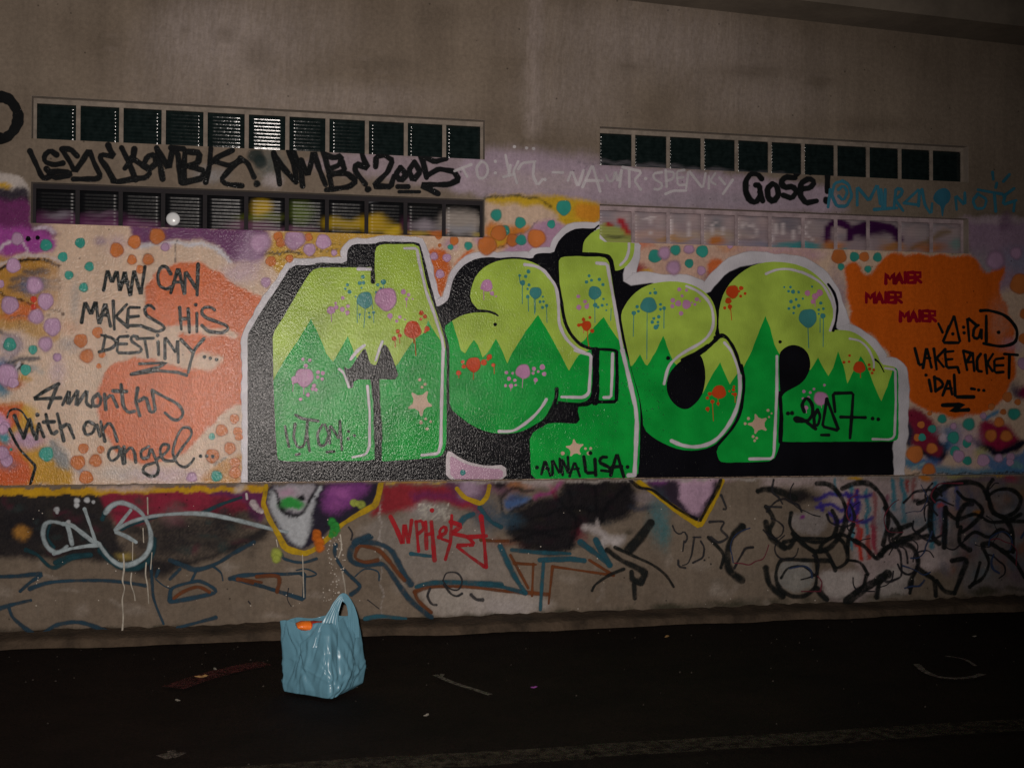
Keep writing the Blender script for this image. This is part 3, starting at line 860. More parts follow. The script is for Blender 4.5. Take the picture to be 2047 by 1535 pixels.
    # grime rising from the kerb, plus patch joints
    c.line([(-900, 1262), (0, 1262), (500, 1258), (960, 1240), (1480, 1220), (2047, 1192), (3000, 1140)], 9, (.045, .035, .025), 7, .85, 0)
    for k in range(90):
        x = RNG.uniform(-100, 2150)
        yb = 1262 - .0345 * x - 6e-6 * x * x + 10
        c.blob(x, yb, RNG.uniform(6, 26), RNG.uniform(3, 10), (.05, .045, .03), .9, .6)
    for k in range(120):
        x = RNG.uniform(0, 2047); y = RNG.uniform(1120, 1230)
        c.blob(x, y, RNG.uniform(3, 22), RNG.uniform(3, 14), [(.2, .16, .13), (.42, .37, .33), (.14, .12, .1)][k % 3], .9, .22)
    c.line([(760, 1010), (764, 1230)], 2.5, (.46, .42, .4), 1.5, .6, 0)
    for x in (762, 1270, 1560, 205):
        c.line([(x, 1120), (x + 1, 1235)], 1.6, (.12, .1, .08), 1, .5, 0)


plinth = grid_mesh('plinth_face', xs, zp, PLINTH_Y, wall_mat('plinth_concrete', .6, .08, .84), wall_root, paint_plinth)
# solid bodies behind the two faces
LM = simple_mat('mortar_concrete', (.30, .25, .21), .85, 8, .2)
yb = .30
V, F = [], []


def bx(V, F, x0, x1, y0, y1, z0, z1):
    b = len(V)
    V += [(x0, y0, z0), (x1, y0, z0), (x1, y1, z0), (x0, y1, z0), (x0, y0, z1), (x1, y0, z1), (x1, y1, z1), (x0, y1, z1)]
    F += [tuple(b + i for i in f) for f in ((0, 3, 2, 1), (4, 5, 6, 7), (0, 1, 5, 4), (1, 2, 6, 5), (2, 3, 7, 6), (3, 0, 4, 7))]


bx(V, F, XL, XR, PLINTH_Y + .004, yb, -.3, LEDGE_Z - .003)
bx(V, F, XL, XR, .004, yb, LEDGE_Z + .001, LW_B - .0005)
bx(V, F, XL, XR, .004, yb, LW_T, UW_B)
bx(V, F, XL, XR, .004, yb, UW_T, ZTOP)
for a, b in ((XL, LX0), (LX1, RX0), (RX1, XR)):
    bx(V, F, a, b, .004, yb, LW_B + .0004, LW_T - .0004)
    bx(V, F, a, b, .004, yb, UW_B + .0004, UW_T - .0004)
mesh_obj('wall_core', V, F, LM, wall_root)
V, F = [], []
bx(V, F, XL, XR, PLINTH_Y - .0005, .003, LEDGE_Z - .0028, LEDGE_Z + .0005)
mesh_obj('plinth_ledge', V, F, simple_mat('ledge_concrete', (.16, .12, .09), .8, 20, .5), wall_root)

# ---------------------------------------------------------------- glass block strips
RECESS = .065
NB = 11


def glass_mat(name):
    m = bpy.data.materials.new(name)
    t, bs, out = nodes(m)
    at = t.nodes.new('ShaderNodeAttribute'); at.attribute_name = 'coat'
    g = t.nodes.new('ShaderNodeNewGeometry')
    n = t.nodes.new('ShaderNodeTexNoise'); n.inputs['Scale'].default_value = 30; n.inputs['Detail'].default_value = 5
    t.links.new(g.outputs['Position'], n.inputs[0])
    gl = t.nodes.new('ShaderNodeValToRGB')
    gl.color_ramp.elements[0].color = (.006, .011, .011, 1); gl.color_ramp.elements[0].position = .35
    gl.color_ramp.elements[1].color = (.012, .020, .020, 1); gl.color_ramp.elements[1].position = .7
    t.links.new(n.outputs[0], gl.inputs[0])
    mc = t.nodes.new('ShaderNodeMix'); mc.data_type = 'RGBA'
    t.links.new(at.outputs['Alpha'], mc.inputs[0]); t.links.new(gl.outputs[0], mc.inputs[6]); t.links.new(at.outputs['Color'], mc.inputs[7])
    t.links.new(mc.outputs[2], bs.inputs['Base Color'])
    rr = t.nodes.new('ShaderNodeMapRange'); rr.inputs[3].default_value = .085; rr.inputs[4].default_value = .30
    t.links.new(at.outputs['Alpha'], rr.inputs[0]); t.links.new(rr.outputs[0], bs.inputs['Roughness'])
    bs.inputs['IOR'].default_value = 1.5
    sl_ = t.nodes.new('ShaderNodeMapRange'); sl_.inputs[3].default_value = .36; sl_.inputs[4].default_value = .16
    t.links.new(at.outputs['Alpha'], sl_.inputs[0]); t.links.new(sl_.outputs[0], bs.inputs['Specular IOR Level'])
    bp = t.nodes.new('ShaderNodeBump'); bp.inputs['Strength'].default_value = .35; bp.inputs['Distance'].default_value = .002
    t.links.new(n.outputs[0], bp.inputs['Height']); t.links.new(bp.outputs[0], bs.inputs['Normal'])
    return m


GLASS = glass_mat('ribbed_glass')


def block_geo(w, h):
    """pressed glass block face: 9 horizontal half-round ribs inside a bevelled rim with notched edges"""
    V, F = [], []
    prof = [(-h / 2, .012), (-h / 2 + .006, .002)]
    nr = 9
    z0, z1 = -h / 2 + .010, h / 2 - .010
    for i in range(nr):
        p = (z1 - z0) / nr
        for k, d in ((0.0, 0.0022), (.15, .0008), (.33, -.0002), (.5, -.0006), (.67, -.0002), (.85, .0008)):
            prof.append((z0 + (i + k) * p, d))
    prof += [(z1, .0022), (h / 2 - .006, .002), (h / 2, .012)]
    us = [-w / 2, -w / 2 + .007] + [(-w / 2 + .007) + (w - .014) * k / 8 for k in range(1, 8)] + [w / 2 - .007, w / 2]
    for z, d in prof:
        for j, x in enumerate(us):
            e = .0045 if j in (0, len(us) - 1) else 0
            V.append((x, d + e, z))
    n = len(us)
    for i in range(len(prof) - 1):
        for j in range(n - 1):
            a = i * n + j
            F.append((a, a + 1, a + n + 1, a + n))
    return V, F


def glass_paint_none(c): pass


def glass_paint_left(c):
    c.poly([(50, 360), (975, 385), (975, 480), (50, 470)], (.006, .005, .007), 4, .8)
    c.poly([(50, 425), (150, 430), (300, 440), (330, 475), (50, 475)], (.11, .03, .09), 12, .85)
    c.blob(120, 432, 24, 7, (.22, .2, .24), .8, .7); c.blob(210, 428, 30, 6, (.14, .08, .13), .8, .7); c.blob(250, 450, 70, 6, (.16, .06, .13), .8, .7)
    c.blob(523, 417, 20, 18, (.42, .27, .005), .5, .95); c.blob(600, 425, 20, 20, (.08, .12, .012), .8, .8); c.blob(520, 435, 40, 8, (.12, .14, .01), .8, .7)
    c.blob(500, 452, 40, 10, (.16, .07, .12), .8, .8); c.blob(575, 460, 50, 6, (.16, .07, .12), .8, .7)
    c.line([(655, 446), (730, 452), (800, 462)], 20, (.36, .24, .008), 8, .9); c.blob(745, 444, 30, 14, (.44, .28, .01), .6, .95); c.blob(790, 462, 20, 8, (.5, .34, .01), .6)
    c.blob(812, 455, 12, 20, (.07, .02, .05), .6, .95); c.blob(850, 452, 26, 10, (.3, .26, .3), .8, .85); c.blob(840, 466, 28, 4, (.4, .27, .03), .6, .85)
    c.poly([(880, 425), (920, 418), (962, 430), (962, 472), (880, 466)], (.40, .35, .32), 12, .8); c.blob(920, 460, 40, 8, (.26, .27, .32), .8, .6)
    c.blob(963, 430, 5, 50, (.006, .006, .006), .5, .9); c.blob(875, 465, 14, 6, (.5, .14, .03), .5, .9); c.blob(955, 467, 12, 4, (.4, .3, .05), .7, .7)
    c.blob(890, 405, 60, 8, (.012, .012, .012), .9, .8); c.blob(750, 400, 14, 3, (.35, .36, .4), .7, .7)


def glass_paint_right(c):
    c.poly([(1190, 395), (1945, 430), (1945, 520), (1190, 490)], (.36, .28, .31), 4, .92)
    for k in range(26):
        x = 1200 + k * 28; c.line([(x, 420 + k * 1.3), (x + 26, 421 + k * 1.3)], 2, (.12, .11, .13), 1.5, .6, 0)
    for k in range(60):
        c.blob(RNG.uniform(1200, 1930), 415 + RNG.uniform(0, 75), RNG.uniform(5, 26), RNG.uniform(2, 6), [(.16, .13, .16), (.5, .40, .42), (.42, .26, .2), (.2, .2, .26)][k % 4], .9, .5)
    for k, x in enumerate(range(1220, 1930, 24)):
        c.blob(x, 425 + (x - 1200) * .045 + (k % 3) * 6, 16, 12, [(.30, .27, .30), (.5, .38, .38), (.40, .34, .34)][k % 3], .9, .5)
    c.line([(1200, 412), (1500, 428), (1900, 452)], 5, (.22, .20, .22), 4, .7, 0)
    c.blob(1290, 468, 60, 8, (.5, .33, .28), .9, .7); c.blob(1420, 470, 60, 9, (.5, .38, .28), .9, .7)
    # green of the letter's dot carried onto the glass, two red dabs
    c.poly([(1190, 455), (1215, 447), (1262, 462), (1268, 495), (1190, 495)], (.32, .38, .07), 5, .85); c.blob(1230, 474, 22, 3, (.05, .05, .03), .8, .7)
    c.line([(1238, 440), (1256, 465)], 11, (.40, .008, .02), 4, .95); c.blob(1218, 450, 7, 5, (.36, .01, .02), .6, .95)
    c.blob(1432, 482, 14, 8, (.5, .16, .02), .6, .9); c.blob(1345, 478, 30, 5, (.44, .22, .04), .8, .7); c.blob(1530, 488, 60, 5, (.26, .24, .34), .8, .6)
    c.blob(1600, 490, 50, 6, (.05, .28, .30), .7, .9); c.line([(1580, 494), (1690, 500)], 6, (.05, .28, .30), 3, .9, 0)
    c.line([(1655, 480), (1653, 455), (1675, 442), (1700, 455), (1697, 478)], 15, (.05, .008, .06), 3, 1); c.line([(1700, 470), (1720, 452), (1760, 450), (1790, 462), (1797, 480)], 16, (.05, .008, .06), 3, 1)
    c.blob(1740, 460, 36, 14, (.04, .008, .05), .6, 1); c.blob(1665, 492, 22, 9, (.5, .17, .03), .6, .9); c.blob(1785, 495, 24, 9, (.42, .17, .03), .6, .85)
    c.line([(1820, 500), (1860, 478), (1895, 462)], 9, (.20, .13, .06), 5, .8); c.blob(1860, 495, 30, 10, (.40, .14, .04), .8, .85); c.blob(1912, 488, 10, 12, (.14, .30, .28), .7, .7); c.blob(1928, 462, 6, 8, (.04, .01, .02), .6, .9)
    c.blob(1580, 450, 30, 14, (.12, .12, .16), .8, .6); c.blob(1435, 450, 14, 10, (.14, .16, .18), .8, .6)
    for a in ((1418, 455, 1428, 470), (1418, 455, 1435, 445), (1445, 455, 1440, 470), (1290, 440, 1310, 436), (1300, 436, 1302, 468), (1380, 440, 1376, 470), (1485, 445, 1482, 475), (1485, 445, 1505, 450), (1552, 448, 1548, 480), (1568, 450, 1562, 470), (1590, 450, 1585, 476), (1600, 452, 1620, 478), (1620, 445, 1602, 465), (1340, 440, 1342, 470), (1510, 446, 1506, 474)):
        c.line([(a[0], a[1]), (a[2], a[3])], 4, (.62, .54, .56), 2, .9, 0)


def glass_paint_upper_right(c):
    c.line([(1195, 324), (1330, 333), (1470, 345), (1600, 352)], 5, (.22, .20, .23), 6, .5, 0)


def glass_strip(label, x0, x1, z0, z1, painter, mortar_coat):
    y = RECESS
    V, F = [], []
    hh = z1 - z0
    side = .006
    bw = (x1 - x0 - 2 * side) / NB
    jw = .024
    by0, by1 = z0 + .006, z1 - .028; print('BLK', bw, hh)
    # mortar lattice: sill, head and uprights
    bx(V, F, x0, x1, y - .004, y + .05, z0, by0); bx(V, F, x0, x1, y - .004, y + .05, by1, z1)
    for k in range(NB + 1):
        a = x0 + side + k * bw - jw / 2; b = a + jw
        if k == 0: a, b = x0, x0 + side + jw / 2
        if k == NB: b = x1
        bx(V, F, a, b, y - .0042 - .0001 * (k % 2), y + .049, by0 + .0004, by1 - .0004)
    fr = mesh_obj('glass_block_strip', V, F, parent=wall_root)
    fr['label'] = label
    # subdivide frame coat colours by vertices is enough: flat tone per strip
    mc = simple_mat('strip_mortar', mortar_coat, .8, 14, .35)
    fr.data.materials.append(mc)
    for k in range(NB):
        GV, GF = block_geo(bw - jw, by1 - by0)
        cx = x0 + side + (k + .5) * bw; cz = (by0 + by1) / 2
        tiltx = random.uniform(-.006, .006); tiltz = random.uniform(-.008, .008)
        GV = [(a, b + a * tiltz + c_ * tiltx, c_) for a, b, c_ in GV]
        o = mesh_obj('glass_block', GV, GF, GLASS, fr, True)
        o.location = (cx, y - .002, cz)
        A = np.array(GV)
        c = Coat(A[:, 0] + cx, A[:, 2] + cz, y)
        painter(c)
        set_attr_color(o.data, c.rgba())
    return fr


glass_strip('clear dark glass block strip at upper left, above the thick black tag', LX0, LX1, UW_B, UW_T, glass_paint_none, (.24, .20, .165))
glass_strip('glass block strip at lower left painted over black with yellow and purple', LX0, LX1, LW_B, LW_T, glass_paint_left, (.010, .007, .010))
glass_strip('clear dark glass block strip at upper right with bare mortar joints', RX0, RX1, UW_B, UW_T, glass_paint_upper_right, (.24, .20, .165))
glass_strip('glass block strip at lower right painted over pale lilac with coloured smears', RX0, RX1, LW_B, LW_T, glass_paint_right, (.36, .28, .30))
# raised white disc standing in for a small round pale spot on the lower left strip
cxx, czz = wall(346, 438, RECESS - .01)
V, F = [], []
NN = 20
for r, d in ((.040, 0), (.040, -.008), (.034, -.014), (.018, -.019), (.0, -.020)):
    for i in range(NN):
        a = i / NN * math.tau
        V.append((cxx + math.cos(a) * r, RECESS - .004 + d, czz + math.sin(a) * r))
for j in range(4):
    for i in range(NN):
        k = (i + 1) % NN
        F.append((j * NN + i, j * NN + k, (j + 1) * NN + k, (j + 1) * NN + i))
cap = mesh_obj('white_spot_disc', V, F, simple_mat('glossy_white', (.80, .82, .84), .25, 30, .05, .05), wall_root, True)
cap['label'] = 'small round white spot on the lower left strip'
# ================================================================ mural
mural = bpy.data.objects.new('mural_base', None)
bpy.data.objects.remove(mural)
SIL = ([(495, 990), (495, 700)] + cp('C', '70,1130 110,1050 230,850 400,600 505,436 700,440 760,413 1038,422 1042,330 1050,285 1100,232 1310,232 1365,208 1740,216 1765,270 1840,560 1905,810')
       + [(873.5, 614)] + cp('E', '135,812 178,770 195,690 215,600 265,500 350,420 460,372 600,360 660,372 770,360 880,362 1000,378 1012,340 1060,322 1205,322 1218,270 1260,190 1340,115 1440,78 1600,86')
       + [(1199, 451), (1199.5, 482), (1270, 484)] + cp('G', '243,60 238,140 205,245 184,370 215,385 330,362 430,368 505,398 640,388 760,408 850,438 928,478 985,400 1050,330 1150,240 1280,190 1400,170 1500,170')
       + cp('I', '0,185 150,195 280,220 400,272 500,345 575,430 625,520 658,640 680,715 706,780 708,855 770,872 880,925 965,990 1025,1060 1065,1130 1092,1198 1200,1200 1250,1222 1280,1275')
       + cp('J', '865,300 865,500 862,820 832,920 830,1212') + [(1800, 985), (1280, 985), (495, 990)])
halo = film('mural_halo', wall_root, [(chaikin(SIL[:-2], 1)[1:], 24, {'sm': 0, 'soft': .16})], (.66, .64, .70))
halo['label'] = 'soft white outline round the five green letters'
# leave the bottom run of the outline under the ledge
shadow = fill('mural_shadow', wall_root, [SIL], BLACK, 1)
shadow['label'] = 'black block shadow behind the five green letters'

LET = {}


def letter(label, outline, hills, sm=1):
    o = fill('mural_letter', wall_root, [outline], LIME, sm, chaikin(hills, 0), GREEN)
    o['label'] = label
    return o


H0 = lambda s: cp('H', s)
iL = letter('letter i of the mural, pale and dark green, third of five', cp('E', '1245,410 1282,352 1690,357 1738,395 1755,480 1790,700 1830,950 1888,1250')
            + cp('F', '1930,85 1985,290 2040,500 2047,620 2040,1000 2025,1240 985,1253 968,825 1100,735 1170,705 1470,715 1425,555 1505,545 1565,495 1640,490 1645,20 1590,0')
            + cp('E', '1560,1240 1450,1190 1370,1100 1310,960 1280,780 1245,560'),
            cp('E', '1380,1255 1500,1170 1590,1050 1690,945 1760,1060 1900,1260 2300,1300 2300,2700 800,2700 800,1300'))
dotL = fill('mural_letter_dot', iL, [cp('E', '1475,325 1478,270 1500,200 1540,150 1600,108 1650,80 1655,112') + [(1199.5, 482), (1268.5, 484)] + cp('E', '1990,260 1985,330 1955,400 1900,462 1830,495 1785,490 1765,400 1700,335')], LIME)
aL = letter('letter a of the mural, pale and dark green, second of five', cp('E', '385,770 400,650 450,530 550,440 680,390 840,376 960,395 1080,450 1170,540 1230,640 1255,760 1280,900 1300,1020 1360,1130 1440,1210 1540,1255 1590,1270')
            + cp('F', '1575,440 1500,515 1240,500 1180,600 1110,670 1000,740 870,800 720,815 560,800 400,730 280,640 190,560 185,300 190,0') + cp('E', '175,1180 130,1045 200,990 300,930 400,905 500,895 460,870'),
            cp('E', '100,900 215,985 260,1130 300,1270 340,1300 380,1230 425,1165 465,1220 510,1340 560,1290 640,1155 690,1250 750,1397 800,1290 930,1080 1050,925 1150,1090 1260,1290 1350,1467 1440,1320 1600,1240 1700,1240 1700,2300 0,2300 0,900'))
mL = letter('letter M of the mural, pale and dark green, first of five', cp('C', '735,464 1275,462 1312,440 1315,275 1368,236 1735,235 1760,330 1805,560 1875,800 1965,1050 2008,1250')
            + cp('D', '2012,100 2010,900 1985,1000 1935,1045 1650,1065 1420,1080 1350,1080 1290,1060 1250,1075 400,1080 362,1050 340,700 325,300 320,0') + cp('C', '316,1105 430,920 560,690 660,540'),
            cp('C', '200,1600 325,1560 420,1380 560,1180 690,960 780,1150 840,1300 905,1380 960,1290 1050,1130 1110,1290 1180,1420 1300,1500 1480,1450 1540,1397 1600,1300 1690,1170 1790,1100 1830,975 1870,1050 2100,1400 2100,2700 200,2700'))
eL = letter('letter e of the mural, pale and dark green, fourth of five', cp('G', '105,710 150,620 220,530 330,450 460,412 620,400 760,420 880,475 960,540 1010,620 1035,720 1037,850 1012,930 1065,958 1110,950 1180,1020 1230,1120 1270,1240')
            + H0('1290,300 1285,460 1250,620 1180,750 1090,870 970,950 830,980 680,970 540,920 430,860 322,770 310,600 290,480 240,300 200,170') + cp('G', '150,1000 110,800'),
            H0('150,180 215,150 290,40 340,140 360,150 440,20 515,-140 590,60 620,120 700,200 900,420 945,330 1010,210 1070,118 1120,240 1165,335 1240,220 1400,180 1400,1100 100,1100'))
rL = letter('letter r of the mural, pale and dark green, last of five', H0('1062,-432 1110,-572 1180,-672 1280,-762 1400,-832 1550,-862 1700,-857 1820,-832 1940,-782 2040,-702 2120,-612 2170,-492 2190,-372 2195,-242 2165,-195 2260,-197 2360,-182 2460,-122 2540,-42 2600,38 2640,138 2700,148 2780,165 2805,210 2809,850 2775,888 1690,893 1658,880 1640,960 1590,1078 1400,1090 1090,1095 1050,1060 1030,965 1120,860 1220,740 1290,600 1310,400 1300,230 1250,60 1180,-60 1110,-130 1065,-140 1052,-250'),
            H0('1250,300 1300,160 1380,0 1440,-160 1510,-332 1560,-210 1600,-50 1660,60 1900,200 1950,190 2024,70 2080,180 2124,250 2170,170 2219,10 2270,150 2309,325 2370,200 2439,55 2500,160 2560,320 2639,495 2700,350 2750,190 2900,100 2900,1200 1000,1200 1000,700'))

# black counters and key lines
fill('letter_arrow', mL, [cp('D', '1000,150 1050,185 1080,170 1130,90 1215,-30 1235,20 1260,120 1310,150 1335,130 1385,-55 1430,-50 1480,60 1555,285 1110,285 1100,370 1070,370 1060,330')], BLACK)
fill('letter_counter', eL, [H0('540,370 560,250 620,160 720,80 850,35 890,60 925,180 925,320 890,450 810,540 740,580 660,560 580,480')], BLACK, 2)
fill('letter_counter', rL, [H0('1640,38 1680,-12 1740,-47 1810,-52 1880,-22 1930,38 1950,118 1940,208 1880,310 1780,370 1700,410 1660,470 1645,300')], BLACK, 2)


def sub(name, parent, col, *its):
    r = []
    for it in its: r += strokes(*it[:3], **(it[3] if len(it) > 3 else {}))
    return film(name, parent, r, col)


sub('key_line', mL, BLACK, ('C', '1292,430 1292,500 1295,600', 8), ('D', '1312,280 1330,500 1345,800 1345,1085', 15, {'sm': 1}), ('C', '740,435 700,470 640,560 540,720 400,960 315,1090', 4))
sub('key_line', aL, BLACK, ('E', '470,885 560,890 620,908 660,932', 6, {'taper': .5}), ('F', '1232,380 1225,470 1180,590 1110,690 1000,760 930,820', 8, {'soft': .2}), ('F', '1130,690 1080,740', 6))
sub('key_line', iL, BLACK, ('E', '1235,400 1245,600 1275,780 1305,960 1365,1100 1450,1200 1560,1250 1790,1268 1815,1310', 6, {'soft': .2}), ('F', '1815,45 1820,250 1812,500 1700,505 1570,500', 7, {'sm': 1, 'soft': .2}),
    ('F', '1610,10 1615,250 1605,500', 14, {'sm': 0, 'soft': .15}), ('E', '1240,345 1470,330 1700,345 1760,395 1785,500', 7, {'soft': .2}), ('F', '1250,505 1500,535 1600,485', 5),
    ('E', '1640,55 1500,190 1475,320', 3))
sub('key_line', eL, BLACK, ('G', '1060,935 1010,985 940,1050 870,1100', 8, {'soft': .2}), ('G', '1020,950 1100,925 1170,1000 1230,1120 1275,1280', 6), ('H', '1275,150 1300,300 1290,460 1250,640 1170,780 1050,910', 6), ('H', '700,95 850,25 950,-40', 8))
sub('key_line', rL, BLACK, ('H', '1650,420 1665,650 1655,890', 8, {'sm': 1, 'soft': .2}), ('I', '1020,1165 1060,1200 1105,1285', 4, {'taper': .5}), ('I', '610,882 640,760 650,640 620,520 560,430', 5))
# white highlights
WH = (.66, .62, .68)
sub('highlight', mL, WH, ('C', '1600,277 1722,277 1742,400 1812,700 1885,900 1965,1150 1982,1267', 5.6, {'sm': 1}), ('D', '1978,0 1962,500 1955,920 1930,1005 1770,1022', 6, {'sm': 1}),
    ('C', '1150,478 1270,480', 6), ('D', '1240,350 1262,600 1260,940 1225,1015 1095,1042', 5, {'sm': 1}), ('D', '1075,92 1140,10 1210,-45', 6), ('D', '1320,100 1350,10 1385,-85', 5), ('D', '965,185 1010,230 1060,360', 5))
sub('highlight', aL, WH, ('E', '920,435 1020,450 1100,490 1160,560 1220,650 1245,780 1250,900 1260,1020 1320,1150 1420,1250 1500,1290', 6, {}), ('F', '1410,0 1500,30 1565,45 1562,150 1545,420 1490,460 1280,455', 6, {'sm': 1}), ('F', '670,790 800,785 900,730 1000,650 1080,560 1130,480', 5.6))
sub('highlight', iL, WH, ('E', '1620,420 1725,430 1745,560 1790,800 1840,1100 1870,1267', 6, {'sm': 1}), ('F', '1870,0 1930,250 2000,560 2012,700 2000,1000 1990,1200', 8, {'sm': 1}), ('F', '1930,1218 1990,1215', 8), ('E', '1935,215 1932,300 1905,380 1850,440', 5.4), ('F', '1775,35 1770,250 1760,460 1690,460', 5.6, {'sm': 1}))
sub('highlight', eL, WH, ('G', '740,450 850,500 940,580 990,680 1000,820 960,920 880,1000 740,1080 640,1150 565,1240 522,1400', 5.4), ('G', '1110,1000 1180,1090 1240,1250 1255,1350', 5), ('H', '1258,250 1260,400 1230,560 1160,710 1060,840 960,910 830,940 700,925 595,882', 7))
sub('highlight', rL, WH, ('G', '1515,330 1620,290 1740,285 1850,312', 4.6), ('I', '300,312 400,360 500,430 570,540 612,650 618,760 580,880', 5), ('I', '770,960 870,985 950,1060 1000,1170 1005,1240', 4),
    ('J', '690,175 790,188 795,500 782,840 740,870 570,865', 4.6, {'sm': 1}), ('H', '1620,60 1620,400 1592,1000 1575,1055 1355,1058', 5.6, {'sm': 1}), ('C', '60,60 61,61', .1))

# paint splats on the letters: discs with drips
def splat(par, col, c, s, drips=''):
    items = [(dots(c, s), 'disc', {'soft': .1})]
    for d in drips.split('|'):
        if d.strip(): items += [(cp(c, d.strip()), 1.4, {'soft': .4})]
    return film('paint_splat', par, items, col)


TL2 = (.06, .27, .27); PK2 = (.56, .27, .48); RD2 = (.60, .07, .015)
splat(mL, TL2, 'C', '1215,780,76 1195,555,20 1165,615,20 1200,612,18 1182,662,11 1045,632,16 1065,700,20 1025,670,13 1395,605,26 1340,632,16 1370,668,14 1325,705,13 1300,900,16 1260,945,14 1165,920,13 1255,905,10 1125,748,10', '1140,800 1140,1000|1220,840 1205,1050|1285,800 1290,870|1395,640 1400,810|1298,900 1302,1000|1160,920 1160,960')
splat(mL, PK2, 'C', '1420,770,104 885,880,40 935,850,22 930,810,14 1000,760,18 995,870,24 1050,840,18 1045,900,22 1460,935,26 1555,945,18 1525,985,16 1605,970,9 1590,700,24 1640,730,18 1620,770,16 1680,770,9 1040,920,10', '885,900 890,990|1460,950 1462,980|1620,770 1620,850|1400,860 1400,870')
splat(mL, RD2, 'C', '1680,1070,82 1535,1085,20 1555,1125,20 1500,1155,24 1765,905,24 1800,940,20 1760,965,16 1820,1060,26 1800,1090,13', '1700,1140 1712,1320|1508,1170 1510,1240|1552,1130 1555,1200|1690,1140 1692,1200')
splat(mL, PK2, 'D', '625,265,88 535,285,36 515,320,12 640,152,20 612,88,16 678,98,18 758,215,20 805,225,20 755,262,18 800,282,18 720,345,22 705,378,18 738,385,18 660,435,20 588,478,18', '520,300 512,400|620,340 620,430')
splat(aL, PK2, 'E', '550,640,56 500,665,14 600,715,20 640,745,9', '520,690 520,780|570,690 620,740')
splat(aL, TL2, 'E', '1025,710,58 955,503,19 928,550,17 870,542,14 898,612,25 960,633,15 948,672,13 948,748,18 1095,748,11 1068,797,14 1102,795,13 1132,835,16 1092,852,15', '868,550 872,612|895,620 895,815|952,750 956,890|1010,760 1015,920|1022,760 1022,900|1130,840 1136,1000')
splat(aL, RD2, 'F', '420,140,70 315,115,18 325,160,22 275,222,25 520,120,30 575,65,26 612,145,20 560,90,14', '420,180 418,285|620,150 622,230|275,240 278,270')
splat(aL, PK2, 'F', '903,208,70 740,218,18 800,225,13 765,278,20 822,293,17 732,345,15 785,348,22 830,340,13 1008,182,20 1000,225,15 1050,208,14 1090,165,26 1108,232,22 1025,290,21', '900,260 895,365|785,350 782,395|1025,290 1018,330')
splat(iL, TL2, 'E', '1600,710,62 1545,545,15 1568,588,15 1520,605,17 1645,580,17 1680,630,16 1605,830,22 1632,850,14 1672,832,15 1718,825,11 1685,770,12 1712,880,9', '1600,760 1602,1000|1760,860 1755,980')
splat(iL, PK2, 'E', '1440,745,19 1505,795,19 1445,850,24 1522,845,22 1535,820,9', '1445,850 1448,880')
splat(iL, RD2, 'E', '1520,1030,46 1490,970,18 1552,950,14 1445,1025,18 1575,1080,20 1470,1020,16', '1530,1060 1532,1180|1490,950 1492,1100|1535,1180 1542,1230')
splat(eL, TL2, 'G', '370,635,78 385,518,13 435,515,19 425,478,8 258,650,17 225,712,22 270,695,14 485,628,15 520,665,18 485,675,14 468,748,17 420,765,15 405,800,17 460,800,14 440,850,24 460,832,14', '225,720 220,940|355,700 352,1160|520,680 518,860')
splat(eL, PK2, 'G', '738,628,42 658,618,29 605,588,22 600,645,20 668,482,20 738,490,15 695,545,15 838,578,22 820,628,15 685,715,22 870,595,9 790,610,9')
splat(eL, RD2, 'H', '1055,408,68 965,425,20 942,465,16 990,500,20 1045,520,15 943,572,20 1200,355,12 1195,385,17 1210,430,20 1155,400,10 1185,425,10', '990,500 1000,690|1210,440 1212,510|945,580 948,600|1045,470 1048,540')
splat(rL, RD2, 'G', '1185,505,60 1270,470,22 1308,522,14 1265,548,14 1145,592,30 1110,662,15 1160,650,22 1250,500,12', '1165,640 1178,780|1150,600 1160,680')
splat(rL, TL2, 'I', '360,760,86 215,505,20 172,500,14 190,460,13 130,460,10 270,510,13 265,500,7 245,580,14 195,600,18 310,572,11 270,640,17 225,658,16 175,668,15 220,712,12 485,615,17 510,670,14 465,680,14 505,740,25 465,720,10 400,455,11', '360,850 368,1050|510,760 508,1040|478,760 478,900')
splat(rL, (.6, .25, .44), 'I', '355,518,26 430,550,30 475,515,30 410,600,24 455,530,22', '430,560 430,650')
splat(rL, RD2, 'I', '860,1240,58 765,1125,13 760,1185,13 710,1190,15 955,1215,14 960,1255,16 1000,1265,14 985,1295,14', '870,1290 872,1340')
splat(rL, PK2, 'H', '2045,470,68 1880,402,17 1978,378,13 1942,412,14 1900,560,22 1925,460,15 1870,470,12 2080,340,13', '2050,500 2052,560|1900,570 1905,610')


def star(par, cx, cy, r, rot, c, small):
    x0, y0, k = CR[c]
    pts = []
    for i in range(10):
        a = rot + i * math.pi / 5
        rr = r * (1 if i % 2 == 0 else .40) * random.uniform(.9, 1.08)
        pts.append((x0 + (cx + rr * math.sin(a)) / k, y0 + (cy - rr * math.cos(a)) / k))
    o = fill('painted_star', par, [pts], SAND, 1)
    film('star_sparkle', o, [(dots(c, small), 'disc', {'soft': .2})], SAND)


star(mL, 1755, 515, 150, .55, 'D', '1748,288,17 1800,332,15 1770,360,15 1805,668,13 1855,695,12 1760,705,17 1820,765,16 1758,690,10')
star(iL, 1405, 955, 105, -.12, 'F', '1287,1003,19 1508,957,13 1560,955,13 1540,1003,19')
star(rL, 1435, 720, 118, -.3, 'H', '1530,585,15 1565,615,9 1540,650,10 1340,665,15 1308,715,14 1385,840,14 1420,855,13 1400,880,13')
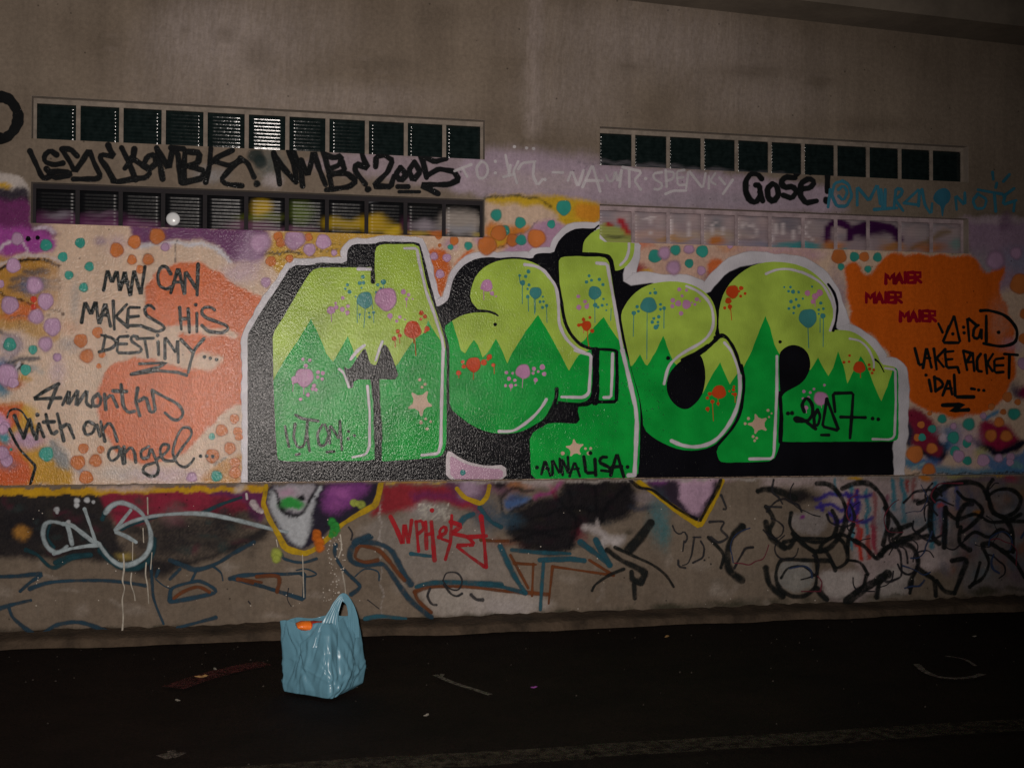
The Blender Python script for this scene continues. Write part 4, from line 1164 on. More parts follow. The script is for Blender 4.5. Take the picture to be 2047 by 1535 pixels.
# pink wedge at the foot
pw = fill('pink_wedge', wall_root, [cp('F', '148,1253 150,1030 178,968 280,1045 400,1098 560,1128 735,1112 742,1253')], (.64, .58, .62), 1)
fill('pink_wedge_centre', pw, [cp('F', '195,1253 188,1040 210,1030 340,1110 560,1150 708,1155 706,1253')], (.58, .36, .50), 1)
film('paint_dots', pw, [(dots('F', '315,1190,27'), 'disc', {})], TL2)
# stray black dots
film('paint_dots', wall_root, [(dots('E', '630,1018,18'), 'disc', {}), (dots('H', '558,78,20'), 'disc', {}), (dots('I', '88,992,17'), 'disc', {}), (dots('P', '57,478,5 76,476,4.5'), 'disc', {})], BLACK)['label'] = 'scattered small black dots'

# ---------------------------------------------------------------- confetti dots
def confetti(col, label, *groups, soft=.2):
    o = film('paint_dots', wall_root, [([(x, y, r * .9) for x, y, r in sum([dots(c, s) for c, s in groups], [])], 'disc', {'soft': soft})], col)
    o['label'] = label
    return o


confetti((.62, .19, .05), 'sharp orange dots scattered on the cream ground', ('A', '920,238,58 1060,175,56 1238,130,66 1040,315,40 1168,312,48 770,885,46 638,950,60 685,1070,60 805,1060,30 1105,390,36'),
         ('B', '780,125,24 660,772,46 795,780,34 755,868,54 615,880,64 680,1000,60 1845,540,40 1870,640,40 1745,630,52 1880,680,34 1810,770,50 1672,830,58 1850,885,46 1850,960,50'),
         ('C', '300,405,56 480,378,40 370,165,50 395,225,50 665,170,42'),
         ('E', '80,160,36 230,205,46 70,110,56 550,250,100 800,200,64 1030,180,96 90,250,20'), ('W3', '380,1050,66'),
         ('I', '660,160,78 905,165,54'), ('J', '1118,615,26 1875,455,52 1720,550,34 1835,600,32 1975,505,34 1795,700,52 1715,830,60 1865,835,62 1035,725,40 1140,955,58 975,1010,88 1110,1165,70 1000,850,40'),
         ('Q', '1995,430,100 2047,720,56 2040,960,60'))
confetti((.045, .34, .28), 'sharp teal dots scattered on the cream ground', ('A', '633,182,44 497,292,42 705,368,40 545,435,38 660,532,38 365,200,52 80,980,56 262,1020,38'),
         ('B', '205,155,46 368,815,62 1668,678,28 1705,990,48 90,780,14 50,800,20'),
         ('W3', '360,908,46 548,968,46 424,1030,46 555,1105,46 792,980,34 890,850,62 140,1150,34 0,1160,24'),
         ('G', '430,160,72 628,100,54 762,230,46 890,112,64'), ('I', '810,165,50 1035,170,46 942,285,36 680,262,34'),
         ('J', '1240,668,46 1143,765,44 1045,848,40 1500,720,62 1480,905,46 1368,985,54 1485,1075,48 1940,620,64 1350,850,60'))
confetti((.54, .33, .52), 'soft lilac dots scattered over the background', ('A', '140,150,50 108,360,60 80,670,74 362,640,66 288,760,62 415,840,72 362,975,58 450,1080,32 8,505,32 275,515,66 1300,215,34'),
         ('B', '455,55,34 45,600,40 55,865,54 40,180,42 30,620,40 1510,1000,44 440,990,0.5 60,760,0.5'), ('C', '530,190,106 810,215,80 675,290,64 915,322,30 250,608,50 190,220,110 1120,470,0.5'),
         ('E', '35,355,40 160,370,46 92,528,46'), ('G', '610,270,70 520,130,60 760,90,54 880,300,44 1160,60,30'), ('J', '1350,740,34 1640,1070,66 1790,1050,44 1905,1040,44 1400,1030,60 1640,640,34 1500,860,40 1900,1090,40'), ('Q', '1760,200,90 1960,130,60 2030,1200,60'),
         ('P', '15,750,22 27,765,12 6,905,14'), soft=.28)
confetti((.60, .06, .03), 'red dots at the far left edge', ('A', '268,625,28 265,685,24 150,700,0.5'), ('B', '0,560,0.5'))

# ---------------------------------------------------------------- handwriting in black marker spray
WK = 1.22
def writing(label, col, *its, pl=False):
    r = []
    for it in its: r += strokes(it[0], it[1], it[2] * WK, **(it[3] if len(it) > 3 else {'sm': 1}))
    return film('painted_writing', wall_root, r, col, pl, label)


INK = (.010, .014, .014)
writing('handwriting reading MAN CAN MAKES HIS DESTINY with a zigzag underline', INK,
        ('A', '818,552 848,388 882,500 922,395 945,570 985,400 1022,590|958,490 1008,488|1030,585 1055,390 1110,595 1142,370|1345,425 1310,365 1265,370 1240,440 1255,520 1310,548 1345,530', 5.6),
        ('A', '1345,575 1405,375 1450,580|1368,490 1432,490|1455,575 1458,400 1545,540|1560,350 1552,590|645,805 672,638 718,750 755,635 782,830 832,650 872,835|800,745 850,750', 5.8),
        ('A', '893,640 902,860|1000,665 912,760 1008,845|1100,690 1012,688 1003,832 1105,832|1010,765 1092,757|1215,700 1180,665 1138,690 1150,750 1285,830 1300,858 1240,882 1110,832', 5.2),
        ('A', '1415,690 1428,860|1482,700 1492,885|1420,780 1488,775|1550,735 1550,880|1542,668|1690,710 1660,685 1600,690 1583,730 1620,770 1780,828 1802,858 1750,890 1640,878 1590,830', 5.2),
        ('A', '832,910 808,1030|800,905 890,930 922,970 880,1012 782,1038|1010,915 930,920 923,1045 1010,1047|930,975 1000,975|1082,920 1040,910 1030,950 1118,1010 1108,1040 1020,1047', 5),
        ('A', '1080,935 1210,930|1140,935 1165,1080|1245,960 1250,1060|1242,908|1300,1090 1298,915 1390,1050 1400,935 1405,1120|1425,940 1515,1035|1605,935 1530,1020 1500,1120 1482,1200|1610,1078|1655,1088|1705,1098', 5),
        ('B', '1100,108 1310,100 1250,135 1040,185|1035,190 1250,162 1400,175 1470,198', 5, {'sm': 0}))
writing('handwriting reading 4 months with an angel', INK,
        ('B', '465,265 350,325 262,385 480,375|455,275 385,455|495,430 550,310 535,435 620,305 600,445 690,310 680,420 720,445|775,345 728,380 735,440 785,440 800,380 772,345', 5.8),
        ('B', '825,345 835,465|830,390 880,345 905,400 925,445|955,270 972,440 1010,492 1060,480|892,320 998,325|1085,300 1070,400 1102,515|1095,400 1150,365 1185,490 1225,480 1200,325', 5.8),
        ('B', '1200,315 1290,365 1400,425 1440,490 1415,540 1365,545 1300,492', 5, {'sm': 2}),
        ('B', '60,530 78,480 125,462 180,488 238,580', 3.4, {'sm': 2}), ('B', '118,515 150,600 190,688|190,688 215,610 238,545|238,545 262,640 290,695|290,695 303,600|310,580 348,680|298,508|365,505 385,600 415,665 450,640|345,565 430,562|455,500 505,710|480,610 540,575 585,690', 6),
        ('B', '740,580 690,555 658,610 680,670 735,650 760,570 790,675|795,560 828,715|815,620 860,565 895,610 925,715', 5.4),
        ('B', '935,760 870,770 850,830 880,875 935,840 950,755 972,890|978,760 985,885|985,810 1030,757 1062,800 1070,880|1175,755 1110,790 1115,850 1165,850 1190,765 1225,850 1252,930 1235,985 1180,992 1122,950 1140,905 1230,880', 5.2),
        ('B', '1230,860 1310,800 1330,750 1285,742 1262,790 1290,860 1365,870', 5, {'sm': 2}), ('B', '1365,870 1440,760 1505,670 1495,615 1440,612 1395,680 1362,800 1395,885 1450,918 1500,890 1528,850', 4.4, {'sm': 2}),
        ('B', '1580,832|1628,832|1675,835', 5), ('B', '80,620 115,700 160,780 285,910 240,1062', 4.6, {'sm': 1}))
writing('handwriting reading UTON between two small bars', (.02, .04, .025),
        ('D', '438,740 455,850 475,935|535,720 520,850 560,950 620,935 650,800|540,630 600,665 760,690|655,690 648,800 675,980|800,725 750,815 770,930 830,925 865,820 825,725', 4.6), ('D', '872,905 875,720 965,870 972,700|970,690 990,970|545,1018 578,1010|845,990 915,985|1055,790|1112,830|1052,860', 4.2))
writing('black brushed name ANNALISA between two dots', INK, ('F', '1078,1205 1112,1065 1165,1220|1090,1150 1150,1150|1188,1212 1182,1058 1262,1212 1256,1055|1285,1212 1278,1045 1345,1212 1335,1038|1352,1225 1402,1080 1452,1225|1370,1160 1440,1150', 4.2),
        ('F', '1490,1035 1512,1195 1590,1190|1598,1060 1606,1215|1555,1000|1712,1040 1660,1038 1638,1090 1740,1140 1762,1180 1660,1170|1752,1215 1812,1000 1878,1228|1765,1135 1860,1130|1035,1140|1915,1135', 5.2))
writing('black handwritten year 2007 on the last green letter', INK, ('H', '1880,600 1860,530 1900,470 1950,520 1960,610 1920,680 1860,690 1800,690 1792,660 1860,672 1930,720 1990,765|1720,615|1760,612', 5.4, {'sm': 2}),
        ('J', '25,580 -12,640 -5,735 30,730 52,640 25,580|115,475 72,742 232,782 115,475|195,600 175,420 372,415 360,600 340,855|250,650 490,655|560,665|615,672|60,825 135,825', 5))
writing('handwriting reading YA : MAD on the orange cloud', INK, ('Q', '1200,815 1240,900|1350,748 1240,1000 1412,1002 1355,750|1280,900 1300,840|1340,915|1445,850|1450,905|1500,985 1480,755 1575,835|1590,830 1545,860 1535,950 1590,965 1620,850 1620,960', 4.6),
        ('Q', '1610,690 1700,690 1850,740 1950,850 1962,950 1920,1010 1800,1035 1640,1008|1665,740 1665,990|1785,900', 5, {'sm': 2}))
writing('handwriting reading LAKE, PACKET iDAL on the orange cloud', INK, ('Q', '970,1055 1012,1218 1040,1210|1050,1245 1085,1040 1132,1240|1065,1150 1120,1150|1155,1060 1182,1260|1265,1065 1180,1150 1250,1235|1345,1083 1262,1090 1280,1245 1375,1238|1275,1165 1335,1160|1385,1240 1402,1292', 4.6),
        ('Q', '1440,1080 1478,1265|1445,1080 1510,1100|1475,1190 1530,1080 1548,1275|1495,1190 1540,1185|1610,1110 1572,1160 1578,1275 1620,1280|1655,1120 1672,1300|1730,1110 1672,1200 1725,1275|1830,1150 1742,1162 1745,1292 1830,1285|1750,1222 1830,1220|1840,1110 1970,1120|1890,1120 1885,1345', 4.6),
        ('J', '1108,290 1130,400|1078,243|1160,260 1172,400|1155,265 1220,290 1250,345 1172,398|1240,440 1300,280 1332,430|1262,375 1325,372|1352,240 1362,440|1520,375 1552,380|1590,388|1640,392', 4.6),
        ('J', '1380,455 1540,455|1240,535 1440,530 1320,590 1490,580', 6.5, {'sm': 0}))


def block_word(x, y, w, h, sl):
    L = {'M': ['0,1 0,0 .5,.6 1,0 1,1'], 'A': ['0,1 .5,0 1,1', '.2,.65 .8,.65'], 'I': ['.5,0 .5,1'], 'E': ['1,0 0,0 0,1 1,1', '0,.5 .8,.5'], 'R': ['0,1 0,0 .9,.05 .9,.45 0,.5 1,1']}
    items = []
    wid = {'M': 1.25, 'A': 1.0, 'I': .35, 'E': .8, 'R': .9}
    tot = sum(wid.values()) + 4 * .28
    cx = 0
    for ch in 'MAIER':
        for s in L[ch]:
            pts = []
            for p in s.split():
                a, b = (float(q) for q in p.split(','))
                px_ = (cx + a * wid[ch]) / tot * w
                pts.append((x + px_, y + b * h + px_ * sl))
            items.append((pts, 6.6, {'sm': 0, 'soft': .12}))
        cx += wid[ch] + .28
    return items


for x, y, s, lab in [(1768, 547, -.03, 'topmost'), (1729, 585, -.0, 'middle'), (1797, 622, 0, 'lowest')]:
    film('stencil_word', wall_root, block_word(x, y, 70, 20, s), (.28, .004, .018), False, 'stencilled dark red word MAIER, %s of three' % lab)

TAG = (.012, .013, .014)
writing('fat black spray tag reading LEM? BOMBER? NMB? 2005 between the left strips', TAG,
        ('W1', '240,605 285,700 330,800 355,822 395,805|450,635 400,600 352,640 355,690 430,715 500,700|370,745 430,815 560,800 550,770 470,765 390,770|490,590 560,700 592,768 655,680 705,595 745,700 795,800 765,825 580,825|500,590 560,590 612,645', 8.6),
        ('W1', '855,560 870,600 905,650 800,632 790,665 840,730 895,830|900,842|960,580 1020,700 1070,830|1060,590 1050,660 985,742|1040,660 1130,720 1190,770 1150,815 1040,825 930,850', 9),
        ('W1', '1130,720 1160,650 1220,630 1235,700 1180,745 1130,720|1235,580 1260,700 1282,825|1240,590 1330,740 1360,590 1400,620 1430,850|1350,580 1460,590 1450,700 1445,850|1480,610 1575,620 1560,700 1450,730|1500,730 1610,760 1590,820 1440,855', 9.4),
        ('W1', '1660,585 1650,720 1620,850|1830,600 1720,650 1660,700|1700,690 1800,720 1900,680|1880,680 1800,760 1740,830 1780,865 1905,878|1890,660 1950,700 2000,810|2022,862', 8.6),
        ('W2', '185,620 215,740 232,865|190,640 270,750 360,850|300,600 350,720 362,845|340,605 400,760 412,880|400,680 455,800 500,610 540,740 592,870', 9),
        ('W2', '575,600 610,740 640,890|600,640 660,660 720,640 700,715 640,740|720,690 745,760 620,800|640,780 760,780 835,840 780,885 600,912|878,615 895,680 930,742 830,705 822,760 905,865|925,905', 9),
        ('W2', '985,730 990,650 1060,630 1118,680 1080,770 968,880 1105,885 1130,800|1180,735 1142,790 1180,842 1228,790 1180,735|1290,690 1245,760 1280,835 1335,770 1290,690', 9),
        ('W2', '1340,630 1365,720 1385,815|1345,640 1450,690 1540,665|1385,800 1480,745 1600,765 1640,830 1560,868 1340,870 1475,940|1158,885 1240,885', 9), ('W2', '1170,925 1330,925', 6))
film('spray_smudge', wall_root, [(dots('W2', '45,640,60 80,690,46'), 'disc', {'soft': .55})], (.03, .045, .045, .7))
writing('faded white spray tag reading TO: ALT. - NA WUR SPENKY on the pale band', (.80, .76, .80, .6),
        ('W3', '30,565 160,515|90,540 130,610|240,490 200,540 215,620 262,625 295,570 280,505 240,490|350,490|350,580|430,440 462,600|415,612 500,590|468,520 455,600|530,490 490,570 520,660|530,550 560,502 665,490|655,500 645,600 680,678 722,630|740,632|800,575 880,577', 4.6),
        ('W3', '920,640 950,560 1000,690 1042,560|1035,690 1112,515 1172,725|1060,640 1165,640|1190,640|1220,600 1240,650 1278,640 1290,560 1312,655 1345,540 1325,690|1400,560 1402,690|1350,535 1500,570 1440,640 1492,712|1530,625|500,375|595,385|650,390', 4.6),
        ('W4', '655,680 575,690 580,740 665,790 635,842 590,835|690,660 700,812|690,670 772,680 760,742 700,760|862,660 792,670 802,800 872,795|800,732 852,727|880,830 902,660 1035,830 1060,690|1092,720 1090,830|1150,690 1100,762 1152,792|1190,730 1240,790|1312,750 1222,880|690,880 760,850 880,850', 4.2))
writing('bold black tag reading GOSE with an exclamation mark', TAG,
        ('W4', '1580,740 1540,692 1480,690 1432,760 1432,860 1470,940 1525,962 1570,900 1560,800 1525,798|1565,860 1590,945|1680,785 1632,830 1640,920 1690,952 1738,890 1722,805 1680,785|1892,732 1800,722 1758,770 1790,822 1870,810 1905,860 1860,922 1780,892', 9.2),
        ('W4', '1945,835 2030,825 2075,770 2020,735 1945,780 1935,890 1990,965 2090,945|1905,690|2030,672', 9), ('W5', '205,575 202,720|195,800', 9))
writing('teal blue spray tag at the far right under the upper strip', (.045, .20, .29),
        ('W5', '350,620 270,640 242,750 290,855 380,855 432,760 400,650 340,620|305,700 350,660 392,720 352,805 308,760|230,700 210,862|480,845 478,670 590,805 668,650 695,830|640,885 850,870|700,700 720,870|740,700 735,870|820,875 840,690 905,700 880,760 830,790 905,895', 5),
        ('W5', '915,825 1060,690 1048,850|915,825 1045,842|1080,700 1110,850 1165,930 1175,830|1402,885 1390,750 1480,845 1478,730|1600,740 1550,800 1582,880 1660,872 1682,790 1600,740|1600,702 1825,742|1752,740 1765,902|1855,745 1830,842 1955,800|1840,760 1935,690|1735,540 1742,605|1892,560 1835,625|1775,640 1765,680|2042,560 2040,610|1940,820 1930,900', 4.6))
fill('painted_tree_mark', wall_root, [cp('W5', '1175,785 1215,705 1300,678 1352,735 1335,815 1290,845 1275,952 1262,945 1255,850 1215,830')], (.04, .17, .26), 2)
film('painted_writing', wall_root, [(cp('W1', '-60,200 0,180 80,205 140,290 147,370 110,450 40,505 -60,500'), 21, {'sm': 2, 'soft': .14})], TAG, False, 'thick black curved stroke cut by the left edge of the view')
# ---------------------------------------------------------------- lower scribbles on the plinth
LB = (.36, .43, .46)
TE = (.010, .05, .065)
def low(label, col, *its):
    r = []
    for it in its: r += strokes(it[0], it[1], it[2] * 1.15, **(it[3] if len(it) > 3 else {'sm': 2, 'soft': .62}))
    return film('spray_scribble', wall_root, r, col, True, label)


low('dark teal underlines of the pale arrow tag', TE, ('K', '800,660 880,745 970,800 1090,800 1190,720 1210,580', 10), ('K', '440,760 560,715 720,700', 8), ('K', '210,660 300,700 420,800 560,730 700,700', 7), ('K', '400,460 380,560 430,640', 5),
    ('K', '810,420 840,350 900,310', 8), ('K', '960,500 1040,460 1240,400', 5), ('K', '1600,370 1750,300 1900,250', 6))
low('pale blue tag reading CN with a long curved arrow', LB, ('K', '505,458 430,440 365,458 345,545 382,640 460,680 535,630', 6.4), ('K', '530,450 552,520 572,615|500,455 575,468 730,590 785,612|670,340 712,460 755,590|430,690 560,650 700,628 785,622', 6.4, {'sm': 1, 'soft': .35}),
    ('K', '785,615 860,715 960,780 1080,755 1170,670 1190,540 1150,420 1080,340 970,292 890,310 835,370', 7), ('K', '1032,350 960,440 905,515 1000,555 1075,600', 5.6, {'sm': 1, 'soft': .4}), ('K', '910,505 1050,435 1250,390 1550,375 1800,412 2150,500 2260,520', 6))
film('spray_scribble', wall_root, [(dots('K', '452,345,22 455,368,12 610,275,22 608,310,20 690,270,22 740,285,14 545,440,16'), 'disc', {'soft': .5})], (.5, .52, .55), True)
low('dark blue lines of an old piece low on the wall', STEEL, ('K', '0,870 150,865 330,850 250,910 165,985|240,965 400,915 650,900 900,905 1150,940', 6), ('K', '0,1120 100,1090 250,1055|80,1120 110,1190 200,1270 260,1310|350,1310 450,1250 600,1225 720,1250 850,1300', 6),
    ('K', '1190,780 1200,900 1215,1050 1290,1240', 5), ('K', '1340,740 1450,785 1550,815 1700,770 1850,680 2000,600', 7), ('K', '1550,820 1510,900', 5), ('K', '1230,890 1290,940 1360,970', 2.5), ('K', '1420,810 1340,890', 5), ('K', '1230,870 1250,820', 5), ('K', '1680,790 1740,840 1755,900', 3),
    ('K', '1400,1270 1550,1230 1700,1190', 6), ('L', '750,620 745,700 800,800 880,880 940,950 870,1010', 6), ('L', '330,690 350,730 480,760 600,730', 5), ('L', '900,870 980,810 1080,830 1090,900', 2.5), ('L', '440,820 520,810 600,850 520,870 450,840', 2.5))
low('small blue ringed shapes outlined in dark blue', STEEL, ('K', '1340,1040 1360,960 1500,915 1590,910 1700,985 1550,1030 1350,1065 1340,1040', 6), ('K', '1810,885 1900,860 2047,850 2250,850 2400,840 2395,920 2390,1050 2300,1020 2047,940 1810,885', 6, {'sm': 1, 'soft': .4}),
    ('L', '1030,560 930,590 870,660 870,740 960,780 1100,770 1150,800 1250,940 1340,1060 1500,1190', 8), ('L', '960,600 1080,610 1180,660 1240,760 1290,860 1340,930', 9), ('L', '900,600 1010,555', 9))
low('rust brown shading lines of the old piece', RUST, ('K', '1370,1040 1440,990 1560,950 1650,990', 5), ('K', '1870,890 2000,905 2060,915', 5), ('L', '130,870 300,870 290,990', 6), ('L', '0,890 100,920', 5), ('L', '920,650 960,630 1080,660 1170,750 1230,830 1290,900', 6), ('L', '920,650 905,720 980,755 1080,740', 6),
    ('L', '1370,990 1500,950 1800,950 2047,980 2160,985 2300,1000 2420,1010', 6), ('L', '1370,990 1400,1060 1500,1150', 5), ('M', '230,700 300,830 370,960', 5), ('M', '260,765 430,775|410,770 400,1020', 5, {'sm': 0}), ('M', '560,790 1040,860|850,740 1040,860|560,800 530,1080', 4.6, {'sm': 0}), ('M', '0,580 100,590 210,590', 6))
low('teal blue strokes of the old piece under the green letters', (.018, .085, .12), ('L', '1380,950 1500,920 1700,915 2047,935', 8), ('M', '0,925 150,945 350,1000', 8), ('M', '150,630 200,740 270,880 350,1000', 9), ('M', '460,740 700,730 810,745', 10, {'sm': 0, 'soft': .4}), ('M', '240,660 450,680 700,690', 6),
    ('M', '490,760 480,900 465,1130', 6), ('M', '780,600 900,690 1010,780|900,580 950,680 1010,780', 9, {'sm': 0, 'soft': .4}), ('L', '1340,690 1500,710', 7, {'sm': 0}), ('L', '1880,330 1960,430 2047,480', 8), ('L', '1720,460 1760,410 1830,380', 8), ('L', '980,1200 1100,1180 1300,1200', 6))
low('yellow outline of the drip shape below the first letter', (.52, .33, .008), ('L', '205,155 195,230 180,300 230,420 300,540 350,640 400,665 510,690 580,660 700,560 800,460 930,380 1060,310 1085,240 1105,140', 9, {'sm': 1, 'soft': .25}), ('L', '1700,180 1760,250 1850,285 1890,300 1940,240 1955,160', 9, {'sm': 1, 'soft': .25}))
low('yellow outline of the pointed drip shape right of centre', (.52, .33, .008), ('M', '1240,130 1310,180 1400,250 1550,360 1715,475 1770,370 1840,250 1895,120', 9, {'sm': 1, 'soft': .25}))
low('black inner line of the pointed drip shape', BLACK, ('M', '1170,110 1240,170 1340,190 1420,250 1560,350 1690,420', 5), ('M', '1720,430 1790,300 1860,170 1880,110', 5))
low('ragged red tag reading WPHER2', (.42, .012, .02), ('L', '1180,400 1230,500 1275,620 1290,450 1320,620 1345,430', 6.6, {'sm': 1, 'soft': .25}), ('L', '1380,440 1400,670|1380,440 1430,430 1440,500 1400,530|1455,440 1462,650|1500,440 1525,740|1460,540 1510,530|1505,350', 6.4, {'sm': 1, 'soft': .25}),
    ('L', '1560,560 1620,520 1610,470 1565,500 1570,570 1630,590|1660,390 1650,600 1610,735|1650,440 1740,470 1660,530 1790,560 1840,620 1690,625 1800,710 1915,790|1790,560 1930,550', 6.4, {'sm': 1, 'soft': .25}), ('L', '1890,400 1915,600 1930,795', 7, {'sm': 0, 'soft': .25}))
low('large looping black outlines scrawled low at the right', (.012, .014, .014, .95), ('M', '2047,480 1970,560 1930,700 1950,820 2047,900', 11.8), ('M', '1160,660 1250,560 1330,450', 13.4, {'sm': 0, 'soft': .4}), ('M', '990,660 1100,740 1260,820 1280,860 1240,910 1190,890 1180,830', 9.4), ('M', '1050,640 1200,710 1350,780 1450,860 1510,950', 4.7), ('M', '870,980 900,930 1000,860 1120,810', 4.7), ('M', '1200,930 1205,1040', 5.9),
    ('N', '0,440 40,560 150,650', 9.4), ('N', '0,800 30,930 130,1020', 10.6), ('N', '-60,200 0,185 100,200 230,260', 9.4), ('N', '400,140 500,150 580,230 630,350 610,480 560,580 490,650 420,670 340,650 230,540', 7.7), ('N', '600,180 700,140 800,140 880,200 940,300 960,440 920,620', 7.7), ('N', '140,600 300,570 480,570 590,540', 5.4))
low('round looping black rings of the scrawl at the right', (.012, .014, .014, .95), ('N', '210,530 300,620 380,680 400,760 400,870 380,960 300,1020 200,1020 110,960 80,870 100,770 150,735 300,740 500,745', 6.4), ('N', '430,670 440,620 520,560 600,540 700,590 720,600', 6.4), ('N', '470,670 510,730 545,820', 7.1), ('N', '400,960 440,1010 480,1050', 8.2), ('N', '900,700 960,640 1060,610 1150,640 1190,720 1190,800 1150,870 1130,950', 8.2),
    ('N', '900,700 950,640 1120,580 1270,550', 8.2), ('N', '1190,800 1270,860 1320,900 1335,1020', 6.4), ('N', '640,1060 760,970 860,910 955,850', 11.8, {'taper': -.4}), ('N', '950,860 890,930 870,1030', 7.1), ('N', '790,860 770,930 720,1000', 7.1), ('N', '1430,150 1350,210 1300,300 1290,450 1310,560 1360,610', 9.4), ('N', '1430,150 1600,130 1700,170 1740,260', 7.1), ('N', '1620,300 1560,310 1510,400 1505,480', 7.1), ('N', '1780,110 1740,180 1760,300 1790,370 1880,420 1930,520 1940,680', 7.1), ('N', '1460,745 1570,740 1530,870 1480,1000', 7.6), ('N', '1530,480 1520,600 1600,660', 7.1), ('N', '1700,620 1760,610 1830,650 1880,680 1950,660', 7.1), ('N', '1680,760 1640,900 1600,950', 5.9), ('N', '1130,1000 1150,900', 5.9), ('N', '1410,330 1405,470 1400,640', 8.2), ('N', '690,460 650,560 640,680', 5.9), ('N', '980,540 1040,500 1140,460', 8.2), ('N', '1900,430 2047,440', 5.9))
low('extra overlapping black loops and jags of the scrawl at the right', (.012, .014, .014, .95), ('N', '0,320 60,420 30,520 100,600 180,640 230,560', 7), ('N', '200,370 190,470 260,560 400,600 520,560 560,450 520,350', 6), ('N', '560,560 620,620 640,740 560,800 500,740', 6), ('N', '700,590 780,640 860,720 900,700', 8), ('N', '930,330 1010,420 1060,520 1020,560', 6),
    ('N', '1190,300 1290,250 1330,180', 7), ('N', '1290,450 1200,520 1120,560 1000,580', 8), ('N', '1410,350 1500,420 1640,380 1760,440 1900,430 2000,380', 6), ('N', '1500,200 1560,260 1640,280 1700,360 1620,460 1540,520', 6), ('N', '1740,240 1820,190 1930,190 2000,260 1960,360 1860,400 1780,370', 6), ('N', '1560,580 1640,520 1750,560 1840,500 1930,560', 6), ('N', '1700,640 1750,760 1700,880 1620,930', 6), ('N', '1850,660 1960,760 2030,880', 6), ('N', '1340,900 1400,980 1480,1000', 6), ('N', '120,880 180,800 300,790 380,860', 4), ('N', '640,740 740,760 800,850', 5), ('M', '1780,560 1840,620 1900,700 1880,800', 5), ('M', '1300,830 1260,930 1200,900', 5))
rs = random.Random(5)
for nm, col, n_ in (('dark', (.02, .02, .025), 26), ('blue', (.03, .05, .12), 9), ('reddish', (.18, .03, .05), 6)):
    its_ = []
    for k in range(n_):
        x, y = rs.uniform(1460, 2040), rs.uniform(975, 1165)
        p_ = [(x, y)]; a_ = rs.uniform(0, 6.28)
        for q in range(rs.randint(3, 7)):
            a_ += rs.uniform(-.2, 1.0) * (1 if k % 2 else -1)
            x += math.cos(a_) * 15; y += math.sin(a_) * 15
            p_.append((x, min(max(y, 965), 1180)))
        its_.append((p_, rs.uniform(1.6, 4.6), {'sm': 2, 'soft': .8}))
    film('spray_scribble', wall_root, its_, col, True, 'tangle of thin %s scribbles overlapping at the right of the lower wall' % nm)
low('thin black marker scribbles near the pointed drip shape', (.03, .03, .035), ('M', '1500,470 1520,520 1560,540 1590,510 1620,560 1600,600|1590,590 1580,670|1660,560 1720,560|1670,560 1650,700 1620,770 1580,780|1720,590 1750,640 1740,720 1660,760|1545,740 1545,790 1600,800|1750,740|1800,770', 3, {'sm': 1, 'soft': .5}), ('M', '1790,440 1900,440 1880,500 1930,560 1860,600 1800,560', 4), ('M', '1880,230 1920,330 1900,340', 4), ('N', '60,110 50,200 100,250 130,300', 3.4), ('N', '0,320 120,325', 3), ('L', '1590,900 1620,840 1700,840 1740,900 1710,970 1640,960 1590,900', 2.6), ('L', '1600,930 1650,1000 1700,1020 1740,1000', 4), ('L', '1490,960 1470,1020 1500,1080 1540,1090', 4.4), ('L', '850,480 880,530 870,580', 2.6), ('L', '1810,1010 1850,1045 1900,1050', 6), ('L', '380,960 370,1040 400,1100', 2), ('L', '1000,1050 1090,1120', 2), ('K', '1955,1060 1970,1080', 3))
low('thin cream paint runs dripping down the lower wall', (.55, .50, .42), ('K', '975,690 982,800 970,900 985,960 968,1050 975,1180 968,1290', 2.4), ('K', '1040,840 1035,920 1060,1000 1068,1055', 1.8), ('K', '1155,760 1150,850 1165,940 1175,1080', 2), ('K', '1050,600 1048,740', 1.6), ('K', '1200,680 1190,810', 1.6), ('L', '490,700 495,850 500,1030', 1.8), ('L', '785,540 795,640 770,720|800,830 820,930 828,1010', 2), ('L', '285,580 295,635', 1.8), ('K', '1165,250 1168,380|1130,490 1135,600', 1.8))
film('paint_flecks', wall_root, [([(480 / 1 + RNG.uniform(640, 830) / 3.937, 930 + RNG.uniform(560, 1060) / 3.937, RNG.uniform(.7, 2.0)) for _ in range(70)] + [(RNG.uniform(20, 2020), RNG.uniform(1000, 1215), RNG.uniform(.5, 1.3)) for _ in range(90)], 'disc', {'soft': .3})], (.58, .52, .45), True)['label'] = 'cream paint flecks spattered on the lower wall'
for nm, col, c, s in (('orange', (.58, .14, .01), 'L', '600,530,34 600,560,34 620,600,38 625,640,34'), ('green', (.03, .32, .05), 'L', '720,440,30 745,480,36 735,520,34 760,500,24 715,545,22'), ('yellow green', (.36, .42, .07), 'L', '890,290,28 950,305,30 920,295,22 285,690,40 285,730,30')):
    film('spray_dabs', wall_root, [(dots(c, s), 'disc', {'soft': .35})], col, True, '%s spray dabs over the yellow outline' % nm)
low('white fleck strokes at the left of the drip shape', (.55, .48, .5), ('L', '100,290 130,330 170,360', 9), ('L', '50,220 55,260', 3))
print('LAY', LAY[0])
